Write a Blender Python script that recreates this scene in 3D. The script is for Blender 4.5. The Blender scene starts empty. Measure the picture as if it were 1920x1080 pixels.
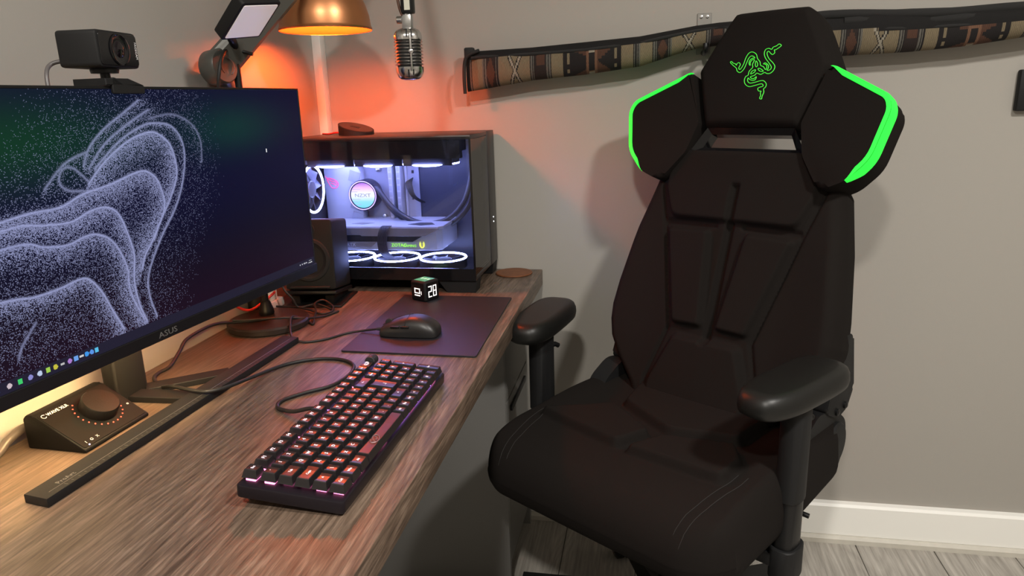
import bpy, bmesh, math, random
import numpy as np
from mathutils import Matrix, Vector
random.seed(7); RNG = np.random.default_rng(7)
S = bpy.context.scene
COL = S.collection
PI = math.pi

# ---------------------------------------------------------------- camera, world, lights, exposure
cam = bpy.data.objects.new('camera', bpy.data.cameras.new('camera')); COL.objects.link(cam)
cam.data.lens = 25.125; cam.data.sensor_width = 36.0; cam.data.clip_start = 0.02
M3 = Matrix(((0.982705, -0.018265, 0.184273), (0.182744, 0.256408, -0.949136), (-0.029913, 0.966396, 0.255312)))
cam.matrix_world = Matrix.Translation((0, 0, 1.195)) @ M3.to_4x4()
S.camera = cam
w = bpy.data.worlds.new('world'); S.world = w; w.use_nodes = True
w.node_tree.nodes['Background'].inputs[0].default_value = (0.8, 0.85, 1, 1)
w.node_tree.nodes['Background'].inputs[1].default_value = 0.02
S.view_settings.view_transform = 'Standard'; S.view_settings.look = 'None'
S.view_settings.gamma = 1.0; S.view_settings.use_curve_mapping = False
S.view_settings.exposure = 0.0
def area(name, loc, size, energy, col):
    l = bpy.data.lights.new(name, 'AREA'); l.shape = 'DISK'; l.size = size; l.energy = energy; l.color = col
    o = bpy.data.objects.new(name, l); COL.objects.link(o); o.location = loc
    return o
area('ceiling_light', (-0.14, -0.62, 2.34), 0.16, 46, (1.0, 0.95, 0.87))
area('ceiling_light', (0.92, 0.22, 2.34), 0.22, 44, (1.0, 0.96, 0.90))

# ---------------------------------------------------------------- materials
MATS = {}
def mat(name, col=(.5, .5, .5), rough=.5, metal=0., emit=None, es=0., spec=.5, bump=0., bscale=300., sheen=0., vary=0., coat=0.):
    if name in MATS: return MATS[name]
    m = bpy.data.materials.new(name); m.use_nodes = True; nt = m.node_tree; b = nt.nodes['Principled BSDF']
    b.inputs['Base Color'].default_value = (*col, 1); b.inputs['Roughness'].default_value = rough
    b.inputs['Metallic'].default_value = metal; b.inputs['Specular IOR Level'].default_value = spec
    b.inputs['Sheen Weight'].default_value = sheen; b.inputs['Coat Weight'].default_value = coat
    if emit:
        b.inputs['Emission Color'].default_value = (*emit, 1); b.inputs['Emission Strength'].default_value = es
    if bump or vary:
        tc = nt.nodes.new('ShaderNodeTexCoord'); n = nt.nodes.new('ShaderNodeTexNoise')
        n.inputs['Scale'].default_value = bscale; n.inputs['Detail'].default_value = 3
        nt.links.new(tc.outputs['Object'], n.inputs['Vector'])
        if bump:
            bp = nt.nodes.new('ShaderNodeBump'); bp.inputs['Strength'].default_value = bump; bp.inputs['Distance'].default_value = .001
            nt.links.new(n.outputs['Fac'], bp.inputs['Height']); nt.links.new(bp.outputs['Normal'], b.inputs['Normal'])
        if vary:
            mx = nt.nodes.new('ShaderNodeMix'); mx.data_type = 'RGBA'
            mx.inputs[6].default_value = (*[c * (1 - vary) for c in col], 1); mx.inputs[7].default_value = (*[min(1, c * (1 + vary)) for c in col], 1)
            nt.links.new(n.outputs['Fac'], mx.inputs[0]); nt.links.new(mx.outputs[2], b.inputs['Base Color'])
    MATS[name] = m; return m

def wood(name, dark, mid, light, axis=1, rough=.45, fine=150., seed=0.):
    m = bpy.data.materials.new(name); m.use_nodes = True; nt = m.node_tree; b = nt.nodes['Principled BSDF']; N = nt.nodes.new; L = nt.links.new
    tc = N('ShaderNodeTexCoord')
    def coords(sx, sl):
        mp = N('ShaderNodeMapping'); s = [sx, sx, sx]; s[axis] = sl; mp.inputs['Scale'].default_value = s
        mp.inputs['Location'].default_value = (seed, seed * .7, seed * .3); L(tc.outputs['Object'], mp.inputs['Vector']); return mp
    big = N('ShaderNodeTexNoise'); L(coords(9, 1.3).outputs[0], big.inputs['Vector']); big.inputs['Scale'].default_value = 1.0; big.inputs['Detail'].default_value = 1.5
    mul = N('ShaderNodeMath'); mul.operation = 'MULTIPLY'; mul.inputs[1].default_value = 22; L(big.outputs['Fac'], mul.inputs[0])
    sn = N('ShaderNodeMath'); sn.operation = 'PINGPONG'; sn.inputs[1].default_value = 0.5; L(mul.outputs[0], sn.inputs[0])
    fi = N('ShaderNodeTexNoise'); L(coords(fine, fine * .05).outputs[0], fi.inputs['Vector']); fi.inputs['Scale'].default_value = 1.; fi.inputs['Detail'].default_value = 5; fi.inputs['Roughness'].default_value = .65
    st = N('ShaderNodeTexNoise'); L(coords(60, 2.0).outputs[0], st.inputs['Vector']); st.inputs['Scale'].default_value = 1.; st.inputs['Detail'].default_value = 3
    a1 = N('ShaderNodeMath'); a1.operation = 'MULTIPLY_ADD'; a1.inputs[1].default_value = .22; L(sn.outputs[0], a1.inputs[0])
    f1 = N('ShaderNodeMath'); f1.operation = 'MULTIPLY_ADD'; f1.inputs[1].default_value = .85; f1.inputs[2].default_value = -.14; L(fi.outputs['Fac'], f1.inputs[0]); L(f1.outputs[0], a1.inputs[2])
    a2 = N('ShaderNodeMath'); a2.operation = 'MULTIPLY_ADD'; a2.inputs[1].default_value = .28; L(st.outputs['Fac'], a2.inputs[0]); L(a1.outputs[0], a2.inputs[2])
    cr = N('ShaderNodeValToRGB'); e = cr.color_ramp; e.elements[0].position = .30; e.elements[0].color = (*dark, 1); e.elements[1].position = .74; e.elements[1].color = (*light, 1)
    k = e.elements.new(.52); k.color = (*mid, 1)
    L(a2.outputs[0], cr.inputs[0]); L(cr.outputs[0], b.inputs['Base Color'])
    b.inputs['Roughness'].default_value = rough
    bp = N('ShaderNodeBump'); bp.inputs['Strength'].default_value = .35; bp.inputs['Distance'].default_value = .0008; L(fi.outputs['Fac'], bp.inputs['Height']); L(bp.outputs['Normal'], b.inputs['Normal'])
    return m

def attr_mat(name, es=0., rough=.8):
    m = bpy.data.materials.new(name); m.use_nodes = True; nt = m.node_tree; b = nt.nodes['Principled BSDF']
    a = nt.nodes.new('ShaderNodeAttribute'); a.attribute_name = 'Col'
    b.inputs['Roughness'].default_value = rough; b.inputs['Specular IOR Level'].default_value = .3
    if es:
        b.inputs['Base Color'].default_value = (.002, .002, .003, 1); b.inputs['Specular IOR Level'].default_value = .08
        nt.links.new(a.outputs['Color'], b.inputs['Emission Color']); b.inputs['Emission Strength'].default_value = es
    else: nt.links.new(a.outputs['Color'], b.inputs['Base Color'])
    return m

def glass(name, tint, refl=.06):
    m = bpy.data.materials.new(name); m.use_nodes = True; nt = m.node_tree; nt.nodes.clear(); N = nt.nodes.new
    t = N('ShaderNodeBsdfTransparent'); t.inputs[0].default_value = (*tint, 1)
    g = N('ShaderNodeBsdfGlossy'); g.inputs['Roughness'].default_value = .02
    f = N('ShaderNodeFresnel'); f.inputs[0].default_value = 1.45
    mx = N('ShaderNodeMixShader'); o = N('ShaderNodeOutputMaterial')
    nt.links.new(f.outputs[0], mx.inputs[0]); nt.links.new(t.outputs[0], mx.inputs[1]); nt.links.new(g.outputs[0], mx.inputs[2]); nt.links.new(mx.outputs[0], o.inputs[0])
    return m

WALL = mat('wall_paint', (.36, .338, .305), .75, bump=.12, bscale=420, spec=.25)
CEIL = mat('ceiling_paint', (.75, .74, .71), .9)
WHITE = mat('white_paint', (.90, .89, .84), .45, bump=.15, bscale=60)
DESKW = wood('desk_oak', (.052, .034, .023), (.138, .094, .067), (.275, .198, .146), 1, .42, 260)
PLANK = [wood('floor_oak_%s' % n, (.27, .25, .22), (.40, .37, .33), (.54, .51, .46), 1, .5, 120, sd) for n, sd in (('a', 0.), ('b', 3.1), ('c', 7.7), ('d', 12.9))]
GREY = mat('grey_laminate', (.20, .195, .185), .5, bump=.05, bscale=200)
GREYD = mat('grey_laminate_edge', (.15, .145, .135), .5)
BLACK = mat('black_plastic', (.006, .006, .0065), .42, spec=.35)
BLACKM = mat('matte_black_plastic', (.008, .008, .0085), .62, bump=.1, bscale=900, spec=.3)
GLOSSB = mat('gloss_black', (.006, .006, .007), .12)
RUB = mat('black_rubber', (.012, .012, .012), .8)
FAB = mat('black_fabric', (.0098, .0079, .0070), .9, spec=.10, bump=.25, bscale=1400)
STITCH = mat('dark_stitching', (.013, .011, .010), .9)
ARM = mat('armrest_polyurethane', (.007, .007, .0065), .42, bump=.08, bscale=900, spec=.4)
CHGREEN = mat('green_light_strip', (.02, .6, .04), .5, emit=(.015, 1.0, .05), es=.95)
GTHREAD = mat('green_embroidery_glow', (.08, .75, .06), .6, emit=(.05, 1.0, .05), es=.25)  # green thread with a weak glow put into its colour
STEEL = mat('brushed_steel', (.55, .55, .55), .28, 1.)
CHROME = mat('chrome', (.62, .61, .60), .2, 1.)
COPPER = mat('copper', (.62, .27, .12), .36, 1., vary=.15, bscale=9)
SHADEIN = mat('shade_lining', (.30, .11, .06), .7)
ARMGREY = mat('boom_arm_grey', (.10, .10, .09), .38, .3)
LED_W = mat('led_white_blue', (.8, .85, 1), .5, emit=(.36, .44, 1.0), es=40.0)
LED_T = mat('led_radiator_white', (.8, .85, 1), .5, emit=(.34, .39, 1.0), es=74.0)
PCWHITE = mat('white_anodised', (.40, .40, .42), .4)
PCGREY = mat('graphics_card_grey', (.30, .27, .26), .4, .3)
PCSILV = mat('motherboard_silver', (.30, .30, .33), .45)
PCNAVY = mat('dark_tray', (.030, .033, .05), .45)
KEYC = mat('keycap_black', (.016, .014, .015), .33)
KEYLEG = mat('legend_white', (.8, .75, .8), .5, emit=(1, .80, .88), es=.9)
KCASE = mat('keyboard_case', (.018, .014, .019), .38, .5)
RGBP = mat('switch_glow_pink', (.6, .2, .4), .5, emit=(1.0, .22, .50), es=4.0)
RGBV = mat('switch_glow_violet', (.5, .3, .8), .5, emit=(.62, .25, 1.0), es=4.0)
LEATHER = mat('brown_leather', (.16, .055, .02), .55, vary=.4, bscale=55)
PAD = mat('mouse_pad_cloth', (.011, .010, .014), .55, bump=.1, bscale=900)
CABLE = mat('cable_black', (.010, .010, .010), .55)
WTXT = mat('white_print', (.75, .75, .75), .6)
GTXT = mat('grey_print', (.11, .105, .10), .5)
REDC = mat('red_cable', (.55, .03, .02), .45)

# ---------------------------------------------------------------- mesh helpers
WM = {}
def thing(name, label, cat, loc=(0, 0, 0), rot=(0, 0, 0), group=None):
    o = bpy.data.objects.new(name, None); COL.objects.link(o); o.location = loc; o.rotation_euler = rot; o.empty_display_size = .05
    o['label'] = label; o['category'] = cat
    if group: o['group'] = group
    WM[o.name] = (Matrix.Translation(loc) @ Matrix.LocRotScale(None, o.rotation_euler, None)).inverted()
    return o
def tag(o, label, cat, group=None):
    o['label'] = label; o['category'] = cat
    if group: o['group'] = group
    return o
def root_of(o):
    while o.parent: o = o.parent
    return o
def link(name, me, material, parent=None, loc=None):
    o = bpy.data.objects.new(name, me); COL.objects.link(o)
    if material and not me.materials: me.materials.append(material)
    if parent: o.parent = parent
    if loc is not None: o.location = loc
    return o
def mk(name, V, F, material, parent=None, smooth=False, local=False, sharp=None, kind=None):
    me = bpy.data.meshes.new(name)
    V = [Vector(v) for v in V]
    if parent and not local:
        I = WM[root_of(parent).name]; V = [I @ v for v in V]
    loc = None
    if not parent:
        a = np.array([tuple(v) for v in V]); c = (a.min(0) + a.max(0)) / 2; c[2] = a[:, 2].min(); loc = Vector(c); V = [v - loc for v in V]
    me.from_pydata([tuple(v) for v in V], [], F); me.materials.append(material)
    bm = bmesh.new(); bm.from_mesh(me); bmesh.ops.recalc_face_normals(bm, faces=bm.faces); bm.to_mesh(me); bm.free()
    if smooth:
        me.polygons.foreach_set('use_smooth', [True] * len(me.polygons))
        if sharp: me.set_sharp_from_angle(angle=math.radians(sharp))
    o = link(name, me, None, parent, loc)
    if kind: o['kind'] = kind
    return o
def frombm(name, bm, material, parent, local=False, smooth=True, sharp=35, kind=None):
    bm.verts.ensure_lookup_table(); bm.verts.index_update()
    V = [v.co.copy() for v in bm.verts]; F = [[v.index for v in f.verts] for f in bm.faces]; bm.free()
    return mk(name, V, F, material, parent, smooth, local, sharp, kind)
def box(name, lo, hi, material, parent=None, bev=0., seg=2, local=False, R=None, kind=None):
    bm = bmesh.new(); bmesh.ops.create_cube(bm, size=1.0)
    c = (Vector(lo) + Vector(hi)) / 2; s = Vector(hi) - Vector(lo)
    for v in bm.verts: v.co = Vector((v.co.x * s.x, v.co.y * s.y, v.co.z * s.z))
    if bev: bmesh.ops.bevel(bm, geom=bm.edges[:], offset=bev, segments=seg, profile=.5, affect='EDGES')
    for v in bm.verts: v.co = (R @ v.co if R else v.co) + c
    return frombm(name, bm, material, parent, local, bool(bev), 40, kind)
def prism(name, poly, z0, z1, material, parent=None, bev=0., seg=2, local=False, fn=None, kind=None, bevback=True):
    """polygon (a,b) extruded from z0 to z1; fn maps (a,b,c) -> point"""
    bm = bmesh.new(); n = len(poly)
    A = [bm.verts.new((p[0], p[1], z0)) for p in poly]; B = [bm.verts.new((p[0], p[1], z1)) for p in poly]
    bm.faces.new(A[::-1]); top = bm.faces.new(B)
    for i in range(n): bm.faces.new((A[i], A[(i + 1) % n], B[(i + 1) % n], B[i]))
    if bev:
        ed = [e for e in bm.edges if all(v in B for v in e.verts)] if not bevback else [e for e in bm.edges if all(v in B for v in e.verts) or all(v in A for v in e.verts)]
        bmesh.ops.bevel(bm, geom=ed, offset=bev, segments=seg, profile=.5, affect='EDGES')
    if fn:
        for v in bm.verts: v.co = Vector(fn(v.co.x, v.co.y, v.co.z))
    return frombm(name, bm, material, parent, local, True, 35, kind)
def rounded(poly, r, n=5):
    """round the corners of a polygon"""
    out = []; N = len(poly)
    for i in range(N):
        p = Vector(poly[i]); a = Vector(poly[i - 1]); b = Vector(poly[(i + 1) % N])
        ri = r[i] if isinstance(r, (list, tuple)) else r
        da = (a - p); db = (b - p); t = min(ri, da.length * .45, db.length * .45)
        s = p + da.normalized() * t; e = p + db.normalized() * t
        for k in range(n + 1):
            u = k / n; out.append(tuple((1 - u) ** 2 * s + 2 * u * (1 - u) * p + u * u * e))
    return out
def cat(pts, n=8, closed=False):
    P = [Vector(p) for p in pts]; out = []; N = len(P)
    for i in range(N if closed else N - 1):
        g = (lambda k: P[k % N]) if closed else (lambda k: P[max(0, min(N - 1, k))])
        a, b, c, d = g(i - 1), g(i), g(i + 1), g(i + 2)
        for k in range(n):
            t = k / n; out.append(.5 * ((2 * b) + (c - a) * t + (2 * a - 5 * b + 4 * c - d) * t * t + (3 * b - a - 3 * c + d) * t ** 3))
    if not closed: out.append(P[-1])
    return out
def tubegeo(pts, r, n=8, closed=False):
    pts = [Vector(p) for p in pts]; V = []; F = []; N = len(pts); up = None
    for i, p in enumerate(pts):
        if closed: t = pts[(i + 1) % N] - pts[i - 1]
        else: t = pts[min(i + 1, N - 1)] - pts[max(i - 1, 0)]
        t.normalize()
        if up is None: up = Vector((0, 0, 1)) if abs(t.z) < .9 else Vector((1, 0, 0))
        x = up.cross(t)
        if x.length < 1e-6: x = Vector((1, 0, 0)).cross(t)
        x.normalize(); y = t.cross(x); up = y
        ri = r[i] if hasattr(r, '__len__') else r
        for k in range(n): a = 2 * PI * k / n; V.append(p + (x * math.cos(a) + y * math.sin(a)) * ri)
    for i in range(N if closed else N - 1):
        j = (i + 1) % N
        for k in range(n): F.append((i * n + k, i * n + (k + 1) % n, j * n + (k + 1) % n, j * n + k))
    if not closed: F.append(tuple(range(n))[::-1]); F.append(tuple((N - 1) * n + k for k in range(n)))
    return V, F
def tube(name, pts, r, material, parent=None, n=8, closed=False, local=False, kind=None):
    V, F = tubegeo(pts, r, n, closed)
    return mk(name, V, F, material, parent, True, local, 50, kind)
def lathe(name, prof, material, parent=None, n=32, org=(0, 0, 0), R=None, local=False, cap=True):
    """profile of (radius, height) turned about z, rotated by R, moved to org"""
    V = []; F = []; m = len(prof); R = R or Matrix.Identity(3); org = Vector(org)
    for (r, h) in prof:
        for k in range(n): a = 2 * PI * k / n; V.append(org + R @ Vector((r * math.cos(a), r * math.sin(a), h)))
    for i in range(m - 1):
        for k in range(n): F.append((i * n + k, i * n + (k + 1) % n, (i + 1) * n + (k + 1) % n, (i + 1) * n + k))
    if cap: F.append(tuple(range(n))[::-1]); F.append(tuple((m - 1) * n + k for k in range(n)))
    return mk(name, V, F, material, parent, True, local, 38)
def axisR(d):
    return Vector((0, 0, 1)).rotation_difference(Vector(d).normalized()).to_matrix()
def cyl(name, p0, p1, r, material, parent=None, n=24, bev=.0, local=False, r1=None):
    p0 = Vector(p0); p1 = Vector(p1); L = (p1 - p0).length; r1 = r if r1 is None else r1
    pr = [(r, 0), (r1, L)] if not bev else [(r - bev, 0), (r, bev), (r1, L - bev), (r1 - bev, L)]
    return lathe(name, pr, material, parent, n, p0, axisR(p1 - p0), local)
TXT = {}
def textmesh(s, size, depth=.0):
    k = (s, round(size, 5))
    if k in TXT: return TXT[k]
    c = bpy.data.curves.new('lettering', 'FONT'); c.body = s; c.size = size; c.align_x = 'CENTER'; c.align_y = 'CENTER'; c.resolution_u = 2; c.extrude = size * .02
    o = bpy.data.objects.new('lettering', c); COL.objects.link(o)
    bpy.context.view_layer.update()
    me = bpy.data.meshes.new_from_object(o.evaluated_get(bpy.context.evaluated_depsgraph_get()))
    bpy.data.objects.remove(o); bpy.data.curves.remove(c)
    TXT[k] = me; return me
def text(name, s, size, org, right, up, material, parent, local=False, stretch=1.):
    me = textmesh(s, size).copy(); me.materials.clear(); me.materials.append(material)
    r = Vector(right).normalized(); u = Vector(up).normalized(); n = r.cross(u)
    Mx = Matrix((r * stretch, u, n)).transposed().to_4x4(); Mx.translation = Vector(org)
    if not local: Mx = WM[root_of(parent).name] @ Mx
    me.transform(Mx)
    return link(name, me, None, parent)
def struct(o): o['kind'] = 'structure'; return o
def sdf(poly, X, Y):
    """signed distance to polygon, positive inside (numpy)"""
    P = np.array(poly, float); d = np.full(X.shape, 1e9); ins = np.zeros(X.shape, bool); n = len(P)
    for i in range(n):
        a = P[i]; b = P[(i + 1) % n]; e = b - a
        wx = X - a[0]; wy = Y - a[1]; t = np.clip((wx * e[0] + wy * e[1]) / (e @ e), 0, 1)
        d = np.minimum(d, np.hypot(wx - e[0] * t, wy - e[1] * t))
        c = ((a[1] > Y) != (b[1] > Y)); xi = a[0] + (Y - a[1]) * e[0] / (e[1] if e[1] else 1e-12)
        ins ^= c & (X < xi)
    return np.where(ins, d, -d)
def sstep(x, a, b):
    t = np.clip((x - a) / (b - a), 0, 1); return t * t * (3 - 2 * t)

# ---------------------------------------------------------------- room shell
XL, XR, YB, YF, ZC = -.865, 1.75, 1.858, -2.2, 2.36
struct(box('wall_back', (XL - .1, YB, 0), (XR + .1, YB + .1, ZC), WALL))
struct(box('wall_left', (XL - .1, YF, 0), (XL, YB, ZC), WALL))
struct(box('wall_right', (XR, YF, 0), (XR + .1, YB, ZC), WALL))
struct(box('wall_front', (XL - .1, YF - .1, 0), (XR + .1, YF, ZC), WALL))
struct(box('ceiling', (XL - .1, YF - .1, ZC), (XR + .1, YB + .1, ZC + .1), CEIL))
fl = struct(box('floor', (XL - .1, YF - .1, -.1), (XR + .1, YB + .1, -.012), mat('underlay', (.05, .045, .04), .9)))
WM['floor'] = Matrix.Translation(fl.location).inverted()
pw = .195; i = 0; x = -.60 - 2 * pw
while x < XR:
    x0 = max(x, XL); x1 = min(x + pw, XR)
    if x1 - x0 > .01:
        off = [.35, -.45, .9, .05][i % 4]; cuts = [YF] + [c for c in (off - 1.2, off, off + 1.2) if YF < c < YB - .05] + [YB]
        for a, b in zip(cuts[:-1], cuts[1:]):
            box('plank', (x0 + .0007, a + .0007, -.012), (x1 - .0007, b - .0007, 0), PLANK[(i * 3 + int(a * 5)) % 4], fl, .0012, 1)
    x += pw; i += 1
bb = prism('baseboard_back', [(0, .022), (-.020, .022), (-.020, .106), (-.014, .112), (0, .114)], XL, XR, WHITE, fn=lambda a, b, c: (c, YB + a, b)); struct(bb)
bd = prism('trim_2', [(0, 0), (-.030, 0), (-.031, .014), (-.026, .021), (0, .022)], XL, XR, mat('trim_paint', (.60, .57, .50), .5, vary=.1, bscale=40), fn=lambda a, b, c: (c, YB + a, b)); struct(bd)
struct(box('trim_1', (XL, YB - .03, .114), (XL + .024, YB, ZC), mat('trunking_white', (.72, .68, .63), .4), bev=.002))

# ---------------------------------------------------------------- desk and drawer unit
dk = thing('desk', 'long dark oak laminate desk along the left wall', 'desk', (-.57, .75, 0))
box('tabletop', (XL + .002, -.55, .708), (-.275, YB - .004, .75), DESKW, dk, .0012, 2)
box('end_panel', (XL + .03, -.53, 0), (-.32, -.50, .708), GREY, dk, .001)
du = thing('drawer_unit', 'grey laminate drawer unit under the far end of the desk', 'drawer unit', (-.57, 1.68, 0))
y0, y1, xf = 1.508, 1.825, -.318
box('side_panel', (-.845, y0, .0), (xf, y0 + .018, .708), GREY, du, .0008)
box('side_panel', (-.845, y1 - .018, .0), (xf, y1, .708), GREY, du, .0008)
box('back_panel', (-.855, y0, .03), (-.845, y1, .70), GREY, du)
box('base', (-.845, y0 + .018, .05), (xf - .02, y1 - .018, .07), GREYD, du)
zs = [(.075, .285), (.290, .500), (.505, .700)]
for a, b in zs:
    f = prism('drawer_front', [(y0 + .019, a), (y1 - .019, a), (y1 - .019, b), (y1 - .019, b), (y0 + .019, b)], xf - .018, xf, GREYD, du, .001, 1, fn=lambda p, q, c: (c, p, q))
    box('handle', (xf, y0 + .06, b - .035), (xf + .006, y1 - .06, b - .022), BLACK, f, .001)

# ---------------------------------------------------------------- gaming chair
CH = thing('gaming_chair', 'black fabric gaming chair with green lit wing edges and green emblem', 'chair', (.0446, 1.344, 0), (0, 0, -math.radians(34)))
T = math.radians(19); BY, BZ = .130, .565; st_, ct_ = math.sin(T), math.cos(T)
def bk(u, v, d):      # point on the backrest: across, up along the back, forward
    return (u, BY + v * st_ - d * ct_, BZ + v * ct_ + d * st_)
def slab(name, vs, hw, dfront, thick, nu, nv, material, edge, bow=lambda u, v: 0):
    """cushion over a strip of the back: half width hw(v), front relief dfront(U,V), soft rim of radius edge"""
    sv = np.linspace(vs[0], vs[1], nv); ss = np.linspace(-1, 1, nu)
    SS, VV = np.meshgrid(ss, sv); HWv = np.array([hw(v) for v in sv])[:, None]; UU = SS * HWv
    dist = np.minimum(HWv * (1 - np.abs(SS)), np.minimum(VV - vs[0], vs[1] - VV)); q = np.clip(dist / edge, 0, 1)
    rim = np.sqrt(np.clip(1 - (1 - q) ** 2, 0, 1)); D = (dfront(UU, VV)) * rim - .05 * (1 - rim) * .15
    V = [bk(UU[j, i], VV[j, i], D[j, i] + bow(UU[j, i], VV[j, i])) for j in range(nv) for i in range(nu)]
    V += [bk(UU[j, i] * .985, VV[j, i], -(thick if not hasattr(thick, '__call__') else thick(VV[j, i])) + bow(UU[j, i], VV[j, i])) for j in range(nv) for i in range(nu)]
    F = []; o = nu * nv
    for j in range(nv - 1):
        for i in range(nu - 1):
            a = j * nu + i; F.append((a, a + 1, a + nu + 1, a + nu)); F.append((o + a, o + a + nu, o + a + nu + 1, o + a + 1))
    for i in range(nu - 1): F.append((i + 1, i, o + i, o + i + 1)); a = (nv - 1) * nu + i; F.append((a, a + 1, o + a + 1, o + a))
    for j in range(nv - 1): a = j * nu; F.append((a, a + nu, o + a + nu, o + a)); a = j * nu + nu - 1; F.append((a + nu, a, o + a, o + a + nu))
    return mk(name, V, F, material, CH, True, True, 60)
def lerp(tab):
    xs = [t[0] for t in tab]; ys = [t[1] for t in tab]; return lambda v: float(np.interp(v, xs, ys))
hw = lerp([(-.06, .150), (0, .175), (.05, .215), (.093, .243), (.13, .254), (.165, .257), (.22, .252), (.35, .232), (.46, .208), (.545, .15)])
padL = rounded([(-.145, .358), (-.038, .362), (-.012, .150), (-.088, .147)], .015); padR = [(-a, b) for a, b in padL]
padU = rounded([(-.165, .545), (.165, .545), (.172, .45), (.142, .376), (-.142, .376), (-.172, .45)], .02)
lum = rounded([(-.078, .132), (.078, .132), (.122, .02), (.118, -.06), (-.118, -.06), (-.122, .02)], .015)
def relief(U, V):
    d = .030 + .018 * sstep(np.abs(U), .13, .25) * sstep(V, .50, .30) - .004 * np.abs(U) / .2
    for p in (padL, padR): d = d + .015 * sstep(sdf(p, U, V), -.001, .010)
    d = d + .014 * sstep(sdf(padU, U, V), -.001, .010) + .018 * sstep(sdf(lum, U, V), -.002, .014)
    g = sdf([(-.006, .12), (.006, .12), (.006, .455), (-.006, .455)], U, V)
    d = d - .010 * sstep(g, -.006, .002)
    for s in (-1, 1):
        g = sdf([(s * .03, .366), (s * .15, .362), (s * .15, .374), (s * .03, .378)], U, V); d = d - .006 * sstep(g, -.004, .002)
        # seam from the waist up to the shoulder
        lx = s * np.interp(V, [-.06, .02, .14, .36, .46], [.128, .13, .096, .153, .182]); d = d - .006 * np.exp(-((U - lx) / .004) ** 2)
    return d
slab('back_cushion', (-.06, .545), hw, relief, .055, 150, 170, FAB, .028)
hd = lerp([(.572, .108), (.60, .118), (.702, .152), (.75, .128), (.795, .104), (.818, .090), (.832, .070)])
slab('head_cushion', (.572, .832), hd, lambda U, V: .050 - .012 * (np.abs(U) / .15) ** 2 + .004 * sstep(V, .58, .64), lambda v: -.012 + .057 * float(sstep(v, .572, .66)), 60, 60, FAB, .024)
def wing(s):
    P = [(.112, .585), (.148, .698), (.272, .628), (.281, .603), (.262, .512), (.224, .471), (.176, .452), (.128, .520)]
    P = rounded(P, [.006, .012, .02, .02, .02, .015, .02, .01], 4)
    P = [(s * a, b) for a, b in P]
    if s < 0: P = P[::-1]
    fn = lambda a, b, c: bk(a, b, c + .020 + .16 * max(0, abs(a) - .11))
    wg = prism('wing_cushion', P, -.060, .028, FAB, CH, .010, 3, True, fn)
    # lit edge strip: a ribbon with thickness on the outer chamfer
    Q = [Vector((abs(a), b, 0)) for a, b in (P if s > 0 else P[::-1])]
    ia = min(range(len(Q)), key=lambda k: (Q[k] - Vector((.150, .694, 0))).length); ib = min(range(len(Q)), key=lambda k: (Q[k] - Vector((.222, .4715, 0))).length)
    raw = Q[ia:ib + 1] if ib > ia else Q[ia:] + Q[:ib + 1]; path = []
    for a_, b_ in zip(raw[:-1], raw[1:]):
        m_ = max(1, int((b_ - a_).length / .006)); path += [a_.lerp(b_, k / m_) for k in range(m_)]
    path.append(raw[-1]); n_ = len(path)
    path = [Vector((p.x, p.y, min(1., min(k, (n_ - 1 - k) * 1.6) / (n_ * .12)))) for k, p in enumerate(path)]
    V = []; F = []
    for i, p in enumerate(path):
        t = path[min(i + 1, len(path) - 1)] - path[max(i - 1, 0)]; nn = Vector((-t.y, t.x, 0)).normalized(); nn = nn if nn.dot(Vector((p.x - .19, p.y - .60, 0))) > 0 else -nn
        wd = max(.0, p.z)
        for (o, c) in ((-.0090 * wd, .0262), (-.0082 * wd, .0294), (-.0005 * wd, .0285), (.0026, .0190), (.0026, .018 - .022 * wd)):
            q = (p.x + nn.x * o, p.y + nn.y * o); V.append(fn(s * q[0], q[1], c))
    n = len(path)
    for i in range(n - 1):
        for k in range(5): F.append((i * 5 + k, i * 5 + (k + 1) % 5, i * 5 + 5 + (k + 1) % 5, i * 5 + 5 + k))
    F.append((0, 1, 2, 3, 4)); F.append(tuple((n - 1) * 5 + k for k in range(5)))
    e = mk('light_strip', V, F, CHGREEN, wg, True, True, 50); e['label'] = 'bright green lit edge strip'
for s in (-1, 1): wing(s)
# slot frame between head and back
outer = [(-.096, .578), (.096, .578), (.130, .522), (-.130, .522)]; inner = [(-.088, .566), (.088, .566), (.103, .537), (-.103, .537)]
V = []; F = []
for c in (.034, .008):
    for sc, P in ((0, outer), (1, inner)): V += [bk(a, b, c - (.010 if (sc and c > 0) else 0)) for a, b in P]
for k in range(4):
    j = (k + 1) % 4; F += [(k, j, 4 + j, 4 + k), (8 + k, 12 + k, 12 + j, 8 + j), (4 + k, 4 + j, 12 + j, 12 + k), (k, 8 + k, 8 + j, j)]
sf = mk('slot_frame', V, F, GLOSSB, CH, False, True); sf['label'] = 'glossy black slot frame'
# back_cushion has to leave the slot open: cut it
def cut_slot(o):
    bm = bmesh.new(); bm.from_mesh(o.data)
    kill = []
    for f in bm.faces:
        c = f.calc_center_median(); dy = c.y - BY; dz = c.z - BZ; v = dy * st_ + dz * ct_
        if .526 < v: kill.append(f)
    bmesh.ops.delete(bm, geom=kill, context='FACES'); bm.to_mesh(o.data); bm.free()
for o in CH.children:
    if o.name.startswith('back_cushion'): cut_slot(o)
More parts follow.
